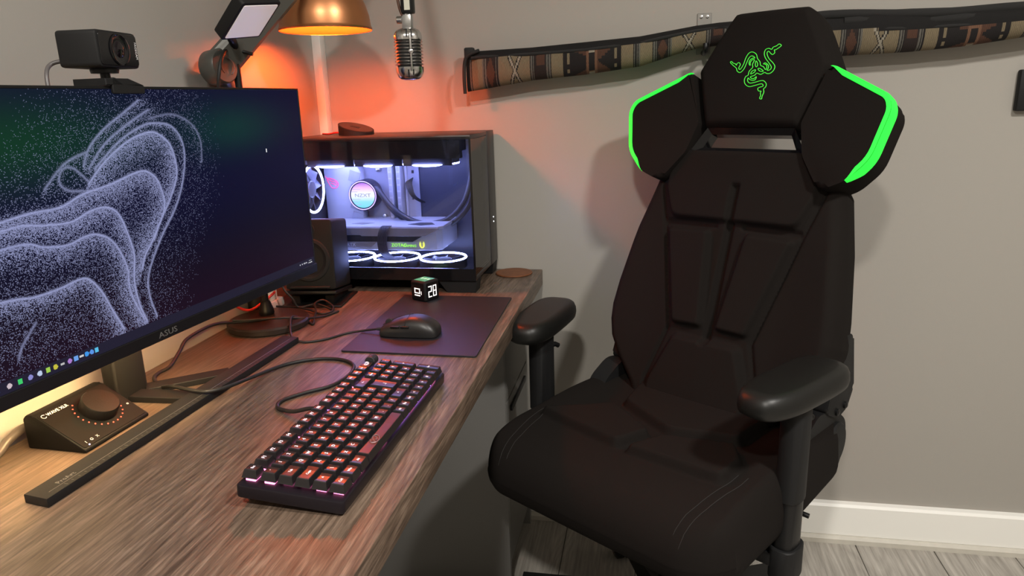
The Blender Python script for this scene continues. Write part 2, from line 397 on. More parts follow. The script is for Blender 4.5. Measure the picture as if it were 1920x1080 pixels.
# embroidered emblem
LOGO = [(0.042, 0.7465), (0.0472, 0.7435), (0.0452, 0.7403), (0.0377, 0.7349), (0.0345, 0.7345), (0.0368, 0.729), (0.0329, 0.7253), (0.0284, 0.7283), (0.0236, 0.7326), (0.0207, 0.7301), (0.0226, 0.724), (0.028, 0.7164), (0.0376, 0.7079), (0.043, 0.7003), (0.0419, 0.6925), (0.0364, 0.6868), (0.0298, 0.6864), (0.0241, 0.6887), (0.0167, 0.6851), (0.008, 0.6881), (0.0035, 0.6837), (-0.0043, 0.6813), (-0.0022, 0.6779), (0.0034, 0.677), (0.0081, 0.6808), (0.0078, 0.6754), (0.0028, 0.6732), (-0.0045, 0.6753), (-0.0093, 0.6789), (-0.0087, 0.6721), (-0.003, 0.6678), (0.0064, 0.6688), (0.018, 0.6717), (0.0261, 0.6714), (0.0326, 0.6651), (0.0326, 0.6585), (0.0293, 0.6547), (0.0313, 0.648), (0.0295, 0.6401), (0.0293, 0.6341), (0.025, 0.6355), (0.0259, 0.6415), (0.0242, 0.6469), (0.0249, 0.6502), (0.0193, 0.651), (0.0169, 0.6564), (0.0218, 0.6589), (0.0268, 0.6607), (0.0247, 0.6648), (0.0193, 0.665), (0.0077, 0.6621), (-0.0029, 0.6604), (-0.0122, 0.6655), (-0.0166, 0.6738), (-0.0154, 0.6818), (-0.0105, 0.685), (-0.01, 0.693), (-0.004, 0.7008), (-0.0059, 0.707), (-0.0036, 0.7163), (-0.0085, 0.7166), (-0.0116, 0.7113), (-0.0104, 0.7052), (-0.0138, 0.7088), (-0.0138, 0.7155), (-0.0091, 0.72), (-0.0037, 0.7203), (-0.0072, 0.7239), (-0.0129, 0.7249), (-0.0174, 0.7198), (-0.0197, 0.7105), (-0.0229, 0.6984), (-0.0298, 0.6913), (-0.0376, 0.6951), (-0.041, 0.7014), (-0.0501, 0.7081), (-0.0579, 0.7147), (-0.0554, 0.7166), (-0.0511, 0.7129), (-0.0449, 0.7105), (-0.0422, 0.7076), (-0.0415, 0.711), (-0.0376, 0.7128), (-0.0333, 0.7085), (-0.0353, 0.7011), (-0.0312, 0.6982), (-0.0262, 0.7081), (-0.0235, 0.7229), (-0.0184, 0.732), (-0.0104, 0.7331), (-0.0017, 0.7276), (0.0027, 0.7186), (0.0095, 0.7115), (0.0124, 0.704), (0.019, 0.7009), (0.0249, 0.6946), (0.0266, 0.6999), (0.0235, 0.7053), (0.0178, 0.707), (0.0215, 0.7088), (0.0285, 0.7037), (0.0302, 0.6983), (0.0285, 0.6931), (0.0343, 0.6942), (0.036, 0.6994), (0.0297, 0.7076), (0.0195, 0.7189), (0.015, 0.7285), (0.0161, 0.7364), (0.0224, 0.7386), (0.0288, 0.7362), (0.0313, 0.7406), (0.0375, 0.7428)]
EYES = [[(0.0002, 0.714), (0.0046, 0.7091), (0.0057, 0.7037), (0.0034, 0.7014), (0.0006, 0.7053)], [(0.0088, 0.6981), (0.0145, 0.6965), (0.0208, 0.6915), (0.014, 0.6919), (0.0093, 0.6954)], [(0.0033, 0.6951), (0.0021, 0.6904), (-0.0054, 0.6868), (-0.0038, 0.6927), (0.0012, 0.6952)]]
V = []; F = []
for loop in [LOGO] + EYES:
    pts = [bk(p.x - .006, p.y - .002, .0545 - .012 * (p.x / .15) ** 2) for p in cat([(a, b, 0) for a, b in loop], 4, True)]
    v, f = tubegeo(pts, .00085, 5, True); o = len(V); V += v; F += [tuple(i + o for i in q) for q in f]
hc = [o for o in CH.children if o.name.startswith('head_cushion')][0]
mk('emblem', V, F, GTHREAD, hc, True, True)['label'] = 'green embroidered three-headed snake emblem'
# back shell and seam lines
# seat
def seat():
    nx, ny, nz = 120, 110, 26
    hx, yA, yB, zb, zt = .272, -.286, .205, .442, .560
    X = []; F = []
    # top+front+sides as one wrapped superellipse shell
    nv, nu = 200, 150
    grid = {}
    xs = np.linspace(-1, 1, nu); ys = np.linspace(-1, 1, nv); SX, SY = np.meshgrid(xs, ys)
    # plan: squircle mapping with rounded front corners
    def plan(sx, sy):
        x = hx * sx * (1 - .03 * np.clip(sy, 0, 1)); yy = np.where(sy < 0, -yA * sy, yB * sy); r = .085
        dx = np.clip((np.abs(x) - (hx - r)) / r, 0, 1); dy = np.clip(((yA + r) - yy) / r, 0, 1); m = (dx > 0) & (dy > 0)
        x = np.where(m, np.sign(x) * (hx - r + r * dx * np.sqrt(1 - dy * dy / 2)), x); yy = np.where(m, yA + r - r * dy * np.sqrt(1 - dx * dx / 2), yy)
        return x, yy
    PX, PY = plan(SX, SY)
    dist = np.minimum((1 - np.abs(SX)) * hx, np.where(SY < 0, (1 + SY) * -yA, (1 - SY) * yB + .02))
    side = (1 - np.abs(SX)) * hx; front = (1 + SY) * -yA
    rim = lambda d, R: np.sqrt(np.clip(1 - (1 - np.clip(d / R, 0, 1)) ** 2, 0, 1))
    Z = zb + .045 + (zt - zb - .045) * np.minimum(rim(side, .030), 1) * rim(front, .055)
    Z += .012 * sstep(np.abs(PX), .15, .23) * sstep(PY, -.22, .05) - .020 * sstep(front, .13, .0)
    top = sstep(dist, .03, .06)
    pads = [rounded([(-.222, -.140), (-.006, -.160), (.020, -.075), (-.115, -.010)], .016), rounded([(.008, -.162), (.205, -.150), (.205, -.075), (.165, -.018), (.035, -.075)], .016), rounded([(-.112, .004), (.035, -.055), (.160, -.002), (.165, .19), (-.165, .19)], .016)]
    for p in pads: Z += .021 * sstep(sdf(p, PX, PY), -.001, .011) * top
    V = [(PX[j, i], PY[j, i], Z[j, i]) for j in range(nv) for i in range(nu)]
    for j in range(nv - 1):
        for i in range(nu - 1): a = j * nu + i; F.append((a, a + 1, a + nu + 1, a + nu))
    # skirt
    ring = [i for i in range(nu)] + [j * nu + nu - 1 for j in range(1, nv)] + [(nv - 1) * nu + i for i in range(nu - 2, -1, -1)] + [j * nu for j in range(nv - 2, 0, -1)]
    prev = ring; n = len(ring)
    for k, (zz, sc) in enumerate(((zb + .034, 1.003), (zb + .020, .997), (zb + .008, .98), (zb, .945))):
        new = []
        for idx in ring: v = V[idx]; new.append(len(V)); V.append((v[0] * sc, v[1] * sc, zz))
        for a in range(n): F.append((prev[a], prev[(a + 1) % n], new[(a + 1) % n], new[a]))
        prev = new
    F.append(tuple(prev))
    return mk('seat_cushion', V, F, FAB, CH, True, True, 70)
sc = seat()
# stitching along both side borders of the seat front
for s in (-1, 1):
    for off in (.208, .226):
        pts = []
        for k in range(15):
            y = -.276 + k * .0125; pts.append((s * off * (1 - .10 * max(0, -y - .13) / .13), y, .0))
        # follow the seat surface
        me = sc.data; co = np.array([v.co[:] for v in me.vertices])[:150 * 200]
        P = []
        for p in pts:
            q = np.argmin((co[:, 0] - p[0]) ** 2 + (co[:, 1] - p[1]) ** 2); P.append((p[0], p[1], co[q, 2] + .0006))
        tube('stitching', P, .0007, STITCH, sc, 5, local=True)
# armrests
def armrest(px, py, ang, post):
    R = Matrix.Rotation(ang, 3, 'Z')
    out = []
    for k in range(40):
        a = 2 * PI * k / 40; c, s_ = math.cos(a), math.sin(a); ex = .62
        x = .052 * math.copysign(abs(c) ** ex, c); y = .130 * math.copysign(abs(s_) ** ex, s_); x *= (1.0 + .10 * s_); out.append((x, y))
    V = []; F = []; prof = [(.60, .690), (.84, .692), (.97, .699), (1.0, .708), (.985, .719), (.93, .728), (.82, .734), (.66, .7355)]
    for sc_, z in prof:
        for (x, y) in out:
            bx = .052 * (1 - sc_); x2 = x * (1 - bx / .052); y2 = math.copysign(max(0, abs(y) - bx * abs(y) / .130 * 1.5), y); q = R @ Vector((x2, y2, 0)); V.append((px + q.x, py + q.y, z))
    n = 40
    for i in range(len(prof) - 1):
        for k in range(n): F.append((i * n + k, i * n + (k + 1) % n, (i + 1) * n + (k + 1) % n, (i + 1) * n + k))
    F.append(tuple(range(n))[::-1]); F.append(tuple((len(prof) - 1) * n + k for k in range(n)))
    a = mk('armrest', V, F, ARM, CH, True, True, 60)
    def post_part(name, rx, ry, z0, z1, m=BLACKM):
        O = [(post[0] + rx * math.copysign(abs(math.cos(t)) ** .7, math.cos(t)), post[1] + ry * math.copysign(abs(math.sin(t)) ** .7, math.sin(t))) for t in [2 * PI * k / 24 for k in range(24)]]
        prism(name, O, z0, z1, m, CH, .002, 1, True)
    post_part('armrest_sleeve', .021, .030, .515, .692); post_part('armrest_post', .0185, .027, .41, .52, BLACK); post_part('armrest_collar', .024, .034, .365, .425)
    s = 1 if post[0] > 0 else -1
    box('armrest_bracket', (min(post[0], s * .06), post[1] - .03, .385), (max(post[0], s * .06), post[1] + .03, .412), BLACK, CH, .004, 2, True)
    tube('lever', [(post[0], post[1] + .025, .655), (post[0] + .004, post[1] + .042, .655), (post[0] + .006, post[1] + .05, .650)], .006, BLACK, CH, 10, local=True)
armrest(.257, -.018, -math.radians(6), (.270, -.03)); armrest(-.326, -.004, math.radians(21), (-.309, -.028))
# recline hinge on the sides
for s in (1, -1):
    fn = (lambda a, b, c: (c, a, b)) if s > 0 else (lambda a, b, c: (-c, a, b))
    prism('hinge_cover', rounded([(.02, .485), (.07, .575), (.13, .605), (.215, .590), (.275, .545), (.282, .490), (.245, .440), (.07, .425), (.03, .445)], .02), .205, .248, BLACKM, CH, .008, 3, True, fn, bevback=False)
    d = lathe('hinge_cap', [(.046, 0), (.046, .006), (.042, .010), (.0, .0115)], BLACKM, CH, 32, (s * .247, .215, .515), axisR((s, 0, 0)), True)
    prism('back_bracket', rounded([(.155, .600), (.215, .570), (.262, .578), (.290, .615), (.262, .735), (.215, .740)], .012), .215, .252, BLACKM, CH, .005, 2, True, fn, bevback=False)
    for yy, zz in ((.205, .588), (.245, .590)):
        lathe('bolt', [(.007, 0), (.007, .006), (.004, .008)], BLACK, CH, 12, (s * .250, yy, zz), axisR((s, 0, 0)), True)
tube('tilt_lever', [(.12, .07, .43), (.22, .08, .425), (.262, .085, .42)], .005, BLACK, CH, 8, local=True)
# lower frame
box('seat_plate', (-.17, -.17, .41), (.17, .19, .434), BLACK, CH, .006, 2, True)
box('tilt_mechanism', (-.09, -.10, .365), (.09, .12, .41), BLACK, CH, .012, 3, True)
bc = (0., .04)
lathe('gas_lift', [(.030, .09), (.030, .24), (.016, .24), (.016, .38)], BLACK, CH, 24, (bc[0], bc[1], 0), None, True)
lathe('base_hub', [(.045, .085), (.050, .10), (.046, .135), (.034, .15)], BLACK, CH, 24, (bc[0], bc[1], 0), None, True)
for k in range(5):
    a = math.radians(72 + 72 * k); d = Vector((math.cos(a), math.sin(a), 0)); pr = Vector((-d.y, d.x, 0)); V = []
    for rr, hwid, z0, z1 in ((.03, .032, .090, .142), (.20, .026, .080, .118), (.335, .019, .070, .092)):
        c = Vector((bc[0], bc[1], 0)) + d * rr
        V += [c - pr * hwid + Vector((0, 0, z0)), c + pr * hwid + Vector((0, 0, z0)), c + pr * hwid * .72 + Vector((0, 0, z1)), c - pr * hwid * .72 + Vector((0, 0, z1))]
    F = [(0, 1, 2, 3), (8, 9, 10, 11)]
    for i in (0, 4):
        for q in range(4): F.append((i + q, i + (q + 1) % 4, i + 4 + (q + 1) % 4, i + 4 + q))
    lg = mk('base_leg', V, F, BLACK, CH, False, True)
    c = Vector((bc[0], bc[1], 0)) + d * .335
    cs = lathe('caster', [(.0, -.026), (.022, -.026), (.029, -.021), (.029, -.004), (.012, -.002), (.012, .002), (.029, .004), (.029, .021), (.022, .026), (.0, .026)], GLOSSB, CH, 24, (c.x, c.y, .0295), axisR(pr), True, cap=False)
    lathe('caster_hood', [(.012, .055), (.014, .072)], BLACK, cs, 12, (c.x, c.y, 0), None, True)

# ---------------------------------------------------------------- monitor
th = math.radians(85.2); md = Vector((math.cos(th), math.sin(th), 0)); mn = Vector((md.y, -md.x, 0)); MC = Vector((-.632, 1.26, 0))
def mp(s, z, c=0.): return MC + md * s + mn * c + Vector((0, 0, z))
MW, MZ0, MZ1 = .815, .883, 1.226
base = mp(-MW / 2, 0, -.10); MO = thing('monitor', 'wide black desktop monitor showing white dotted ribbons on dark green and navy', 'monitor', (base.x, base.y, .75))
prism('housing', rounded([(-MW, MZ0), (0, MZ0), (0, MZ1), (-MW, MZ1)], .004, 2), -.012, -.001, BLACKM, MO, .002, 2, fn=lambda a, b, c: mp(a, b, c))
prism('rear_cover', rounded([(-MW + .12, MZ0 + .04), (-.12, MZ0 + .04), (-.12, MZ1 - .06), (-MW + .12, MZ1 - .06)], .03), -.05, -.012, BLACKM, MO, .01, 2, fn=lambda a, b, c: mp(a, b, c))
b = box('bezel', (0, 0, 0), (1, 1, 1), BLACK, MO); bpy.data.objects.remove(b)
def frame(name, s0, s1, z0, z1, c0, c1, m): return prism(name, [(s0, z0), (s1, z0), (s1, z1), (s0, z1)], c0, c1, m, MO, .0006, 1, fn=lambda a, b, c: mp(a, b, c))
bot = frame('bottom_bezel', -MW, 0, MZ0, MZ0 + .0165, -.001, .0035, BLACK); frame('top_bezel', -MW, 0, MZ1 - .0035, MZ1, -.001, .001, BLACK)
frame('side_bezel', -.0035, 0, MZ0 + .0165, MZ1 - .0035, -.001, .001, BLACK); frame('side_bezel', -MW, -MW + .0035, MZ0 + .0165, MZ1 - .0035, -.001, .001, BLACK)
text('brand_lettering', 'ASUS', .0115, mp(-.407, MZ0 + .0082, .0037), md, (0, 0, 1), GTXT, bot, stretch=1.4)
# screen picture as coloured faces
NS, NZ = 900, 378
s0, s1, z0, z1 = -MW + .0035, -.0035, MZ0 + .0165, MZ1 - .0035
sv = np.linspace(s0, s1, NS + 1); zv = np.linspace(z0, z1, NZ + 1)
CS, CZ = np.meshgrid((sv[:-1] + sv[1:]) / 2, (zv[:-1] + zv[1:]) / 2)
CUR = [([(-.70, 1.07), (-.592, 1.086), (-.54, 1.088), (-.504, 1.099), (-.459, 1.106), (-.42, 1.115), (-.398, 1.116), (-.381, 1.105), (-.374, 1.088), (-.372, 1.069), (-.382, 1.05), (-.405, 1.023), (-.422, 1.006), (-.431, .989)], 1.0, .030),
 ([(-.70, 1.06), (-.604, 1.075), (-.564, 1.071), (-.528, 1.069), (-.5, 1.077), (-.477, 1.079), (-.461, 1.073), (-.452, 1.06), (-.446, 1.04), (-.441, 1.01), (-.448, .977), (-.446, .944), (-.438, .918)], 1.0, .026),
 ([(-.68, 1.05), (-.598, 1.055), (-.57, 1.047), (-.539, 1.043), (-.514, 1.048), (-.496, 1.048), (-.477, 1.039), (-.464, 1.021), (-.456, .995), (-.458, .972), (-.454, .951), (-.442, .921)], .95, .024),
 ([(-.68, 1.0), (-.623, .998), (-.595, .994), (-.562, .995), (-.53, .999), (-.516, .994), (-.502, .975), (-.493, .953), (-.478, .919)], .95, .022),
 ([(-.493, 1.11), (-.465, 1.133), (-.423, 1.156), (-.387, 1.166), (-.366, 1.164), (-.346, 1.149), (-.339, 1.126), (-.341, 1.103), (-.36, 1.074), (-.386, 1.045), (-.402, 1.023)], .95, .030),
 ([(-.496, 1.132), (-.483, 1.153), (-.456, 1.174), (-.42, 1.193), (-.392, 1.208)], .6, .016),
 ([(-.489, 1.128), (-.46, 1.155), (-.418, 1.178), (-.376, 1.196)], .6, .014),
 ([(-.48, 1.127), (-.436, 1.157), (-.393, 1.175), (-.366, 1.178), (-.338, 1.173), (-.321, 1.154), (-.319, 1.128), (-.332, 1.091), (-.354, 1.058), (-.388, 1.024), (-.42, .982), (-.426, .952), (-.419, .919)], .7, .010),
 ([(-.378, 1.184), (-.335, 1.189), (-.298, 1.176), (-.281, 1.151), (-.284, 1.119)], .35, .012),
 ([(-.492, 1.112), (-.51, 1.13), (-.524, 1.132), (-.533, 1.122), (-.531, 1.111), (-.52, 1.105), (-.503, 1.103)], .5, .006),
 ([(-.555, 1.111), (-.53, 1.132), (-.511, 1.142), (-.489, 1.148)], .5, .012),
 ([(-.628, .932), (-.622, .943), (-.61, .955), (-.599, .965)], .5, .006)]
dens = np.zeros(CS.shape); line = np.zeros(CS.shape)
for pts, amp, fall in CUR:
    P = np.array([(p.x, p.y) for p in cat([(a, b, 0) for a, b in pts], 6)]); best = np.full(CS.shape, 9.); side = np.zeros(CS.shape)
    for a, c in zip(P[:-1], P[1:]):
        e = c - a; L2 = e @ e + 1e-12; wx = CS - a[0]; wz = CZ - a[1]; t = np.clip((wx * e[0] + wz * e[1]) / L2, 0, 1)
        dx = wx - e[0] * t; dz = wz - e[1] * t; d = np.hypot(dx, dz); cr = e[0] * wz - e[1] * wx; m_ = d < best; best = np.where(m_, d, best); side = np.where(m_, cr, side)
    ins = side < 0
    line = np.maximum(line, amp * np.exp(-(best / .0016) ** 2))
    dens = np.maximum(dens, np.where(ins, .80 * amp * np.exp(-best / fall), .45 * amp * np.exp(-best / (fall * .25))))
body = sdf([(-.80, 1.10), (-.56, 1.13), (-.47, 1.19), (-.38, 1.21), (-.31, 1.18), (-.31, 1.10), (-.40, .98), (-.42, .90), (-.80, .90)], CS, CZ)
dens = np.maximum(dens, .20 * sstep(body, -.01, .05)); dens = np.maximum(dens, .085 * sstep(body, -.085, .0)) * sstep(CS, -.83, -.70)
rnd = RNG.random(CS.shape); dot = (rnd < np.clip(dens * 1.15, 0, .97)) * (.45 + .55 * RNG.random(CS.shape)) * (.55 + .45 * (np.arange(NZ) % 2)[:, None])
val = np.maximum(dot * np.clip(.45 + dens, 0, 1), line * (.75 + .25 * RNG.random(CS.shape)))
g1 = np.exp(-((CS + .60) / .17) ** 2 - ((CZ - 1.165) / .045) ** 2); g2 = np.exp(-((CS + .20) / .11) ** 2 - ((CZ - 1.165) / .035) ** 2)
bg = np.stack([.004 + .010 * sstep(1.05 - CZ, 0, .2) + 0 * CS, .004 + .030 * g1 + .022 * g2, .012 + .012 * sstep(CZ, .95, 1.1) + .004 * g2 - .008 * g1], -1)
colr = bg + val[..., None] * np.array([.35, .38, .64])
# taskbar: icons left-aligned, tray at the right end
tb = CZ < z0 + .0135; colr[tb] = (.016, .014, .03)
ICON = [(-.660, (.05, .25, .8), 0), (-.645, (.6, .5, .55), 1), (-.632, (.05, .6, .15), 0), (-.619, (.25, .25, .6), 1), (-.607, (.5, .6, .8), 1), (-.596, (.35, .6, .08), 0), (-.586, (.55, .5, .05), 1), (-.576, (.5, .5, .5), 2), (-.566, (.4, .2, .6), 1), (-.557, (.15, .35, .8), 0), (-.549, (.6, .6, .6), 2), (-.541, (.05, .3, .8), 1), (-.5335, (.1, .3, .8), 1), (-.526, (.1, .5, .8), 0)]
ic = z0 + .0072
for sx, c, k in ICON:
    dx = np.abs(CS - sx); dz = np.abs(CZ - ic); m_ = (np.maximum(dx, dz) < .0029) if k == 0 else ((np.hypot(dx, dz) < .0031) if k == 1 else ((dx < .0028) & (dz < .001)))
    colr[m_] = c
for sx in (-.0145, -.017, -.0195, -.022): colr[(np.abs(CS - sx) < .0008) & (np.abs(CZ - ic - .0018) < .0008)] = (.8, .8, .8)
for sx in (-.0125, -.0145, -.017, -.0195, -.022, -.0245): colr[(np.abs(CS - sx) < .0008) & (np.abs(CZ - ic + .0018) < .0008)] = (.8, .8, .8)
for sx in (-.031, -.036, -.0395, -.046, -.053): colr[(np.hypot(CS - sx, CZ - ic) < .0013)] = (.7, .7, .75)
# pointer arrow
colr[(np.abs(CS + .118) < .0016) & (np.abs(CZ - 1.123) < .003)] = (.8, .8, .8)
V = [tuple(mp(a, b, .0003)) for b in zv for a in sv]; F = [(j * (NS + 1) + i, j * (NS + 1) + i + 1, (j + 1) * (NS + 1) + i + 1, (j + 1) * (NS + 1) + i) for j in range(NZ) for i in range(NS)]
SCR = attr_mat('screen_picture', 1.0, .25)
so = mk('screen', V, F, SCR, MO); so['label'] = 'lit screen with white dotted ribbon folds and a taskbar'
ca = so.data.attributes.new('Col', 'FLOAT_COLOR', 'FACE'); flat = np.concatenate([np.clip(colr, 0, 1).reshape(-1, 3), np.ones((NS * NZ, 1))], 1).astype(np.float32); ca.data.foreach_set('color', flat.ravel())
# stand: long ruler bar, two feet, column
bar = prism('stand_bar', [(-.7165, .632), (-.6795, .626), (-.6600, 1.214), (-.6960, 1.220)], .7502, .7625, BLACKM, MO, .0015, 2)
bdir = Vector((.0195, .588, 0)).normalized()
text('bar_lettering', 'ProArt', .0095, (-.6950, .672, .7627), bdir, (-1, .03, 0), GTXT, bar)
box('groove', (-.0003, -.28, -.0002), (.0003, .28, .0002), GTXT, bar).location = (0, 0, 0)
gr = [o for o in bar.children if o.name.startswith('groove')][0]; bpy.data.objects.remove(gr)
tube('groove', [(-.6895, .64, .7624), (-.6710, 1.20, .7624)], .0005, mat('bar_groove', (.09, .08, .075), .4), bar, 4)
V = []; F = []
for k in range(54):
    c = Vector((-.6835, .66, .76255)).lerp(Vector((-.6660, 1.19, .76255)), k / 53); L = .006 if k % 5 == 0 else .0035; o = len(V)
    V += [c + Vector((-L / 2, -.0003, 0)), c + Vector((L / 2, -.0003, 0)), c + Vector((L / 2, .0003, 0)), c + Vector((-L / 2, .0003, 0))]; F.append((o, o + 1, o + 2, o + 3))
mk('ruler_marks', V, F, mat('ruler_mark', (.06, .055, .05), .5), bar)
for yb in (.935, 1.04):
    a = Vector((-.70, yb, 0)); b_ = Vector((-.80, .925 + (yb - .91) * .25, 0)); d = (b_ - a).normalized(); n_ = Vector((-d.y, d.x, 0)) * .016
    prism('stand_foot', [(a - n_)[:2], (a + n_)[:2], (b_ + n_)[:2], (b_ - n_)[:2]], .7502, .7600, BLACKM, MO, .001, 1)
prism('stand_column', rounded([(-.826, .896), (-.800, .896), (-.800, .966), (-.826, .966)], .008), .7502, 1.12, BLACKM, MO, .002, 1)
c = mp(-.39, 1.06, -.05); prism('tilt_joint', [(-.805, .905), (c.x, .905), (c.x, .955), (-.805, .955)], 1.03, 1.09, BLACK, MO, .004, 2)
# LED strip stuck on the back of the monitor, facing the wall
ls = mat('led_tape_warm', (1, .85, .6), .5, emit=(1.0, .66, .30), es=400.)
prism('led_strip', [(-.70, .893), (-.30, .893), (-.30, .899), (-.70, .899)], -.0145, -.0122, ls, MO, fn=lambda a, b, c: mp(a, b, c))

# ---------------------------------------------------------------- webcam on the monitor
wc = mp(-.418, 1.2265, .0); WC = thing('webcam', 'boxy black webcam clipped on top of the monitor', 'webcam', tuple(wc))
yaw = Matrix.Rotation(math.radians(-12), 3, 'Z')
wr = Matrix.Rotation(math.radians(9), 3, 'Z'); wd_, wn_ = wr @ md, wr @ mn
def wp(a, b, c): # a: along monitor, b: toward viewer, c: up
    q = wd_ * a * .93 + wn_ * b; c = c if c < .02 else .000 + c * .92; return tuple(wc + Vector((q.x, q.y, c)))
prism('body', rounded([(-.040, .024), (.046, .024), (.046, .072), (-.040, .072)], .006, 3), -.050, .004, BLACKM, WC, .003, 2, fn=lambda a, b, c: wp(a, c, b))
prism('front_glass', rounded([(-.037, .027), (.043, .027), (.043, .069), (-.037, .069)], .005, 3), .004, .0055, GLOSSB, WC, .0004, 1, fn=lambda a, b, c: wp(a, c, b))
lathe('lens_ring', [(.0195, 0), (.0195, .0015), (.018, .002), (.016, .0008), (.012, .0005), (0, .0005)], GLOSSB, WC, 32, wp(.003, .0052, .048), axisR(wn_), cap=False)
lathe('lens', [(.011, 0), (.009, .0015), (.005, .0025), (0, .003)], mat('lens_glass', (.006, .004, .006), .08), WC, 24, wp(.003, .0052, .048), axisR(wn_), cap=False)
text('model_lettering', 'FACECAM', .0048, wp(.039, .0058, .048), (0, 0, -1), wd_, WTXT, WC)
lathe('swivel', [(.016, .016), (.017, .02), (.015, .025)], BLACK, WC, 20, tuple(wc + mn * -.02)); lathe('neck', [(.006, .004), (.006, .018)], BLACK, WC, 12, tuple(wc + mn * -.02))
def wq(a, b, c):
    q = md * a + mn * b; return tuple(wc + Vector((q.x, q.y, c)))
prism('clip', rounded([(-.018, -.010), (.036, -.010), (.036, .0008), (-.004, .0008), (-.010, .010), (-.018, .010)], .003, 2), .0012, .006, BLACKM, WC, .001, 1, fn=lambda a, b, c: wq(a, c, b))
prism('clip_top', [(-.028, .0005), (.036, .0005), (.010, .0090), (-.028, .0090)], -.045, .006, BLACKM, WC, .001, 1, fn=lambda a, b, c: wq(a, c, b))
tag(tube('webcam_cable', cat([wp(-.02, -.052, .035), wp(-.030, -.068, .03), wp(-.045, -.066, .012), wp(-.052, -.060, -.03)], 6), .0026, mat('grey_cable', (.10, .09, .09), .4)), 'short dark cable curving from the webcam down behind the monitor', 'cable')

# ---------------------------------------------------------------- pendant lamp
LP = Vector((-.692, 1.54, 1.350)); LA = thing('pendant_lamp', 'copper bell shaped pendant lamp with orange glow in the corner', 'lamp', tuple(LP))
pr = [(.0985, 0), (.0995, .004), (.097, .008), (.0945, .030), (.087, .055), (.074, .080), (.055, .102), (.036, .116), (.024, .124), (.020, .150)]
sh = lathe('lamp_shade', pr, COPPER, LA, 64, tuple(LP), cap=False)
lathe('shade_lining', [(.0980, .0008)] + [(r - .003, h) for r, h in pr[2:-1]], SHADEIN, sh, 64, tuple(LP), cap=False)
lathe('lamp_socket', [(.018, .10), (.020, .15), (.014, .19), (.006, .20)], COPPER, LA, 24, tuple(LP))
lathe('bulb', [(.002, .012), (.016, .016), (.026, .030), (.027, .042), (.020, .064), (.013, .10)], mat('orange_bulb', (1, .3, .1), .5, emit=(1.0, .115, .010), es=370.), LA, 24, tuple(LP))
tube('cord', [LP + Vector((0, 0, .19)), Vector((LP.x, LP.y, ZC))], .003, CABLE, LA)

# ---------------------------------------------------------------- boom arm with microphone
BA = thing('boom_arm', 'dark grey desk boom arm rising behind the monitor', 'boom arm', (-.846, 1.385, .75))
lathe('clamp_base', [(.017, 0), (.017, .06), (.0155, .065), (.0155, .50)], BLACKM, BA, 28, (-.846, 1.386, .7502))
J = Vector((-.822, 1.318, 1.270))
e0 = J; e1 = Vector((-.708, 1.430, 1.430))
lathe('pivot', [(.030, 0), (.033, .004), (.033, .034), (.030, .038)], ARMGREY, BA, 32, tuple(J - Vector((.015, 0, 0))), axisR((1, -.25, .1)))
nrm = Vector((1, -.25, .1)).normalized(); Rm = axisR(nrm)
V, F = tubegeo([J + nrm * .026 + (Rm @ Vector((math.cos(t) * .016, math.sin(t) * .016, 0))) for t in [2 * PI * (k + 1) / 26 for k in range(22)]], .0012, 5)
mk('arm_emblem', V, F, GTXT, BA, True)
d = (e1 - e0).normalized(); sd = nrm.cross(d).normalized()
V = []; F = []
for p, hwid in ((e0, .032), (e0 + d * .1, .030), (e1, .028)):
    for a, b_ in ((-1, -.4), (-1, .4), (-.7, 1), (.7, 1), (1, .4), (1, -.4)): V.append(p + sd * a * hwid + nrm * (b_ * .014))
for i in (0, 6):
    for k in range(6): F.append((i + k, i + (k + 1) % 6, i + 6 + (k + 1) % 6, i + 6 + k))
F += [tuple(range(6))[::-1], tuple(range(12, 18))]
la = mk('lower_arm', V, F, ARMGREY, BA, False)
tube('arm_cable', cat([J + nrm * .03 + sd * -.02 + d * .05, J + Vector((.02, .02, .035)), J + Vector((.03, -.028, .02)), J + Vector((.025, -.042, -.02)), J + Vector((.015, -.035, -.06))], 8), .0035, CABLE, BA)
MT = Vector((-.458, 1.40, 1.368))
tube('elbow', [(-.846, 1.386, 1.235), (-.842, 1.36, 1.255), tuple(J)], [.0155, .018, .02], ARMGREY, BA, 14)
tube('upper_arm', [e1, Vector((-.60, 1.44, 1.66)), Vector((-.49, 1.41, 1.66)), MT + Vector((0, 0, .09))], .013, ARMGREY, BA, 12)
box('mic_connector', MT + Vector((-.0115, -.011, -.0085)), MT + Vector((.0115, .011, .105)), BLACK, BA, .003, 2)
box('connector_label', MT + Vector((-.0035, -.0122, -.003)), MT + Vector((.0075, -.0108, .10)), mat('label_cream', (.6, .6, .5), .5), BA)
tube('mic_cable', cat([MT + Vector((-.010, -.004, -.012)), MT + Vector((-.016, -.004, .005)), MT + Vector((-.021, -.004, .05)), MT + Vector((-.018, .0, .12))], 6), .0028, mat('cable_brown', (.08, .03, .015), .5), BA)
MI = Vector((-.4615, 1.40, 1.237)); MIC = thing('microphone', 'chrome vintage ribbed microphone hanging from the boom arm', 'microphone', tuple(MI))
mrot = Matrix.Rotation(math.radians(18), 3, 'Z')
def mpt(x, y, z): q = mrot @ Vector((x, y, 0)); return MI + Vector((q.x, q.y, z))
def ring(rx, ry, z, n=36): return [mpt(rx * math.copysign(abs(math.cos(a)) ** .75, math.cos(a)), ry * math.copysign(abs(math.sin(a)) ** .75, math.sin(a)), z) for a in [2 * PI * k / n for k in range(n)]]
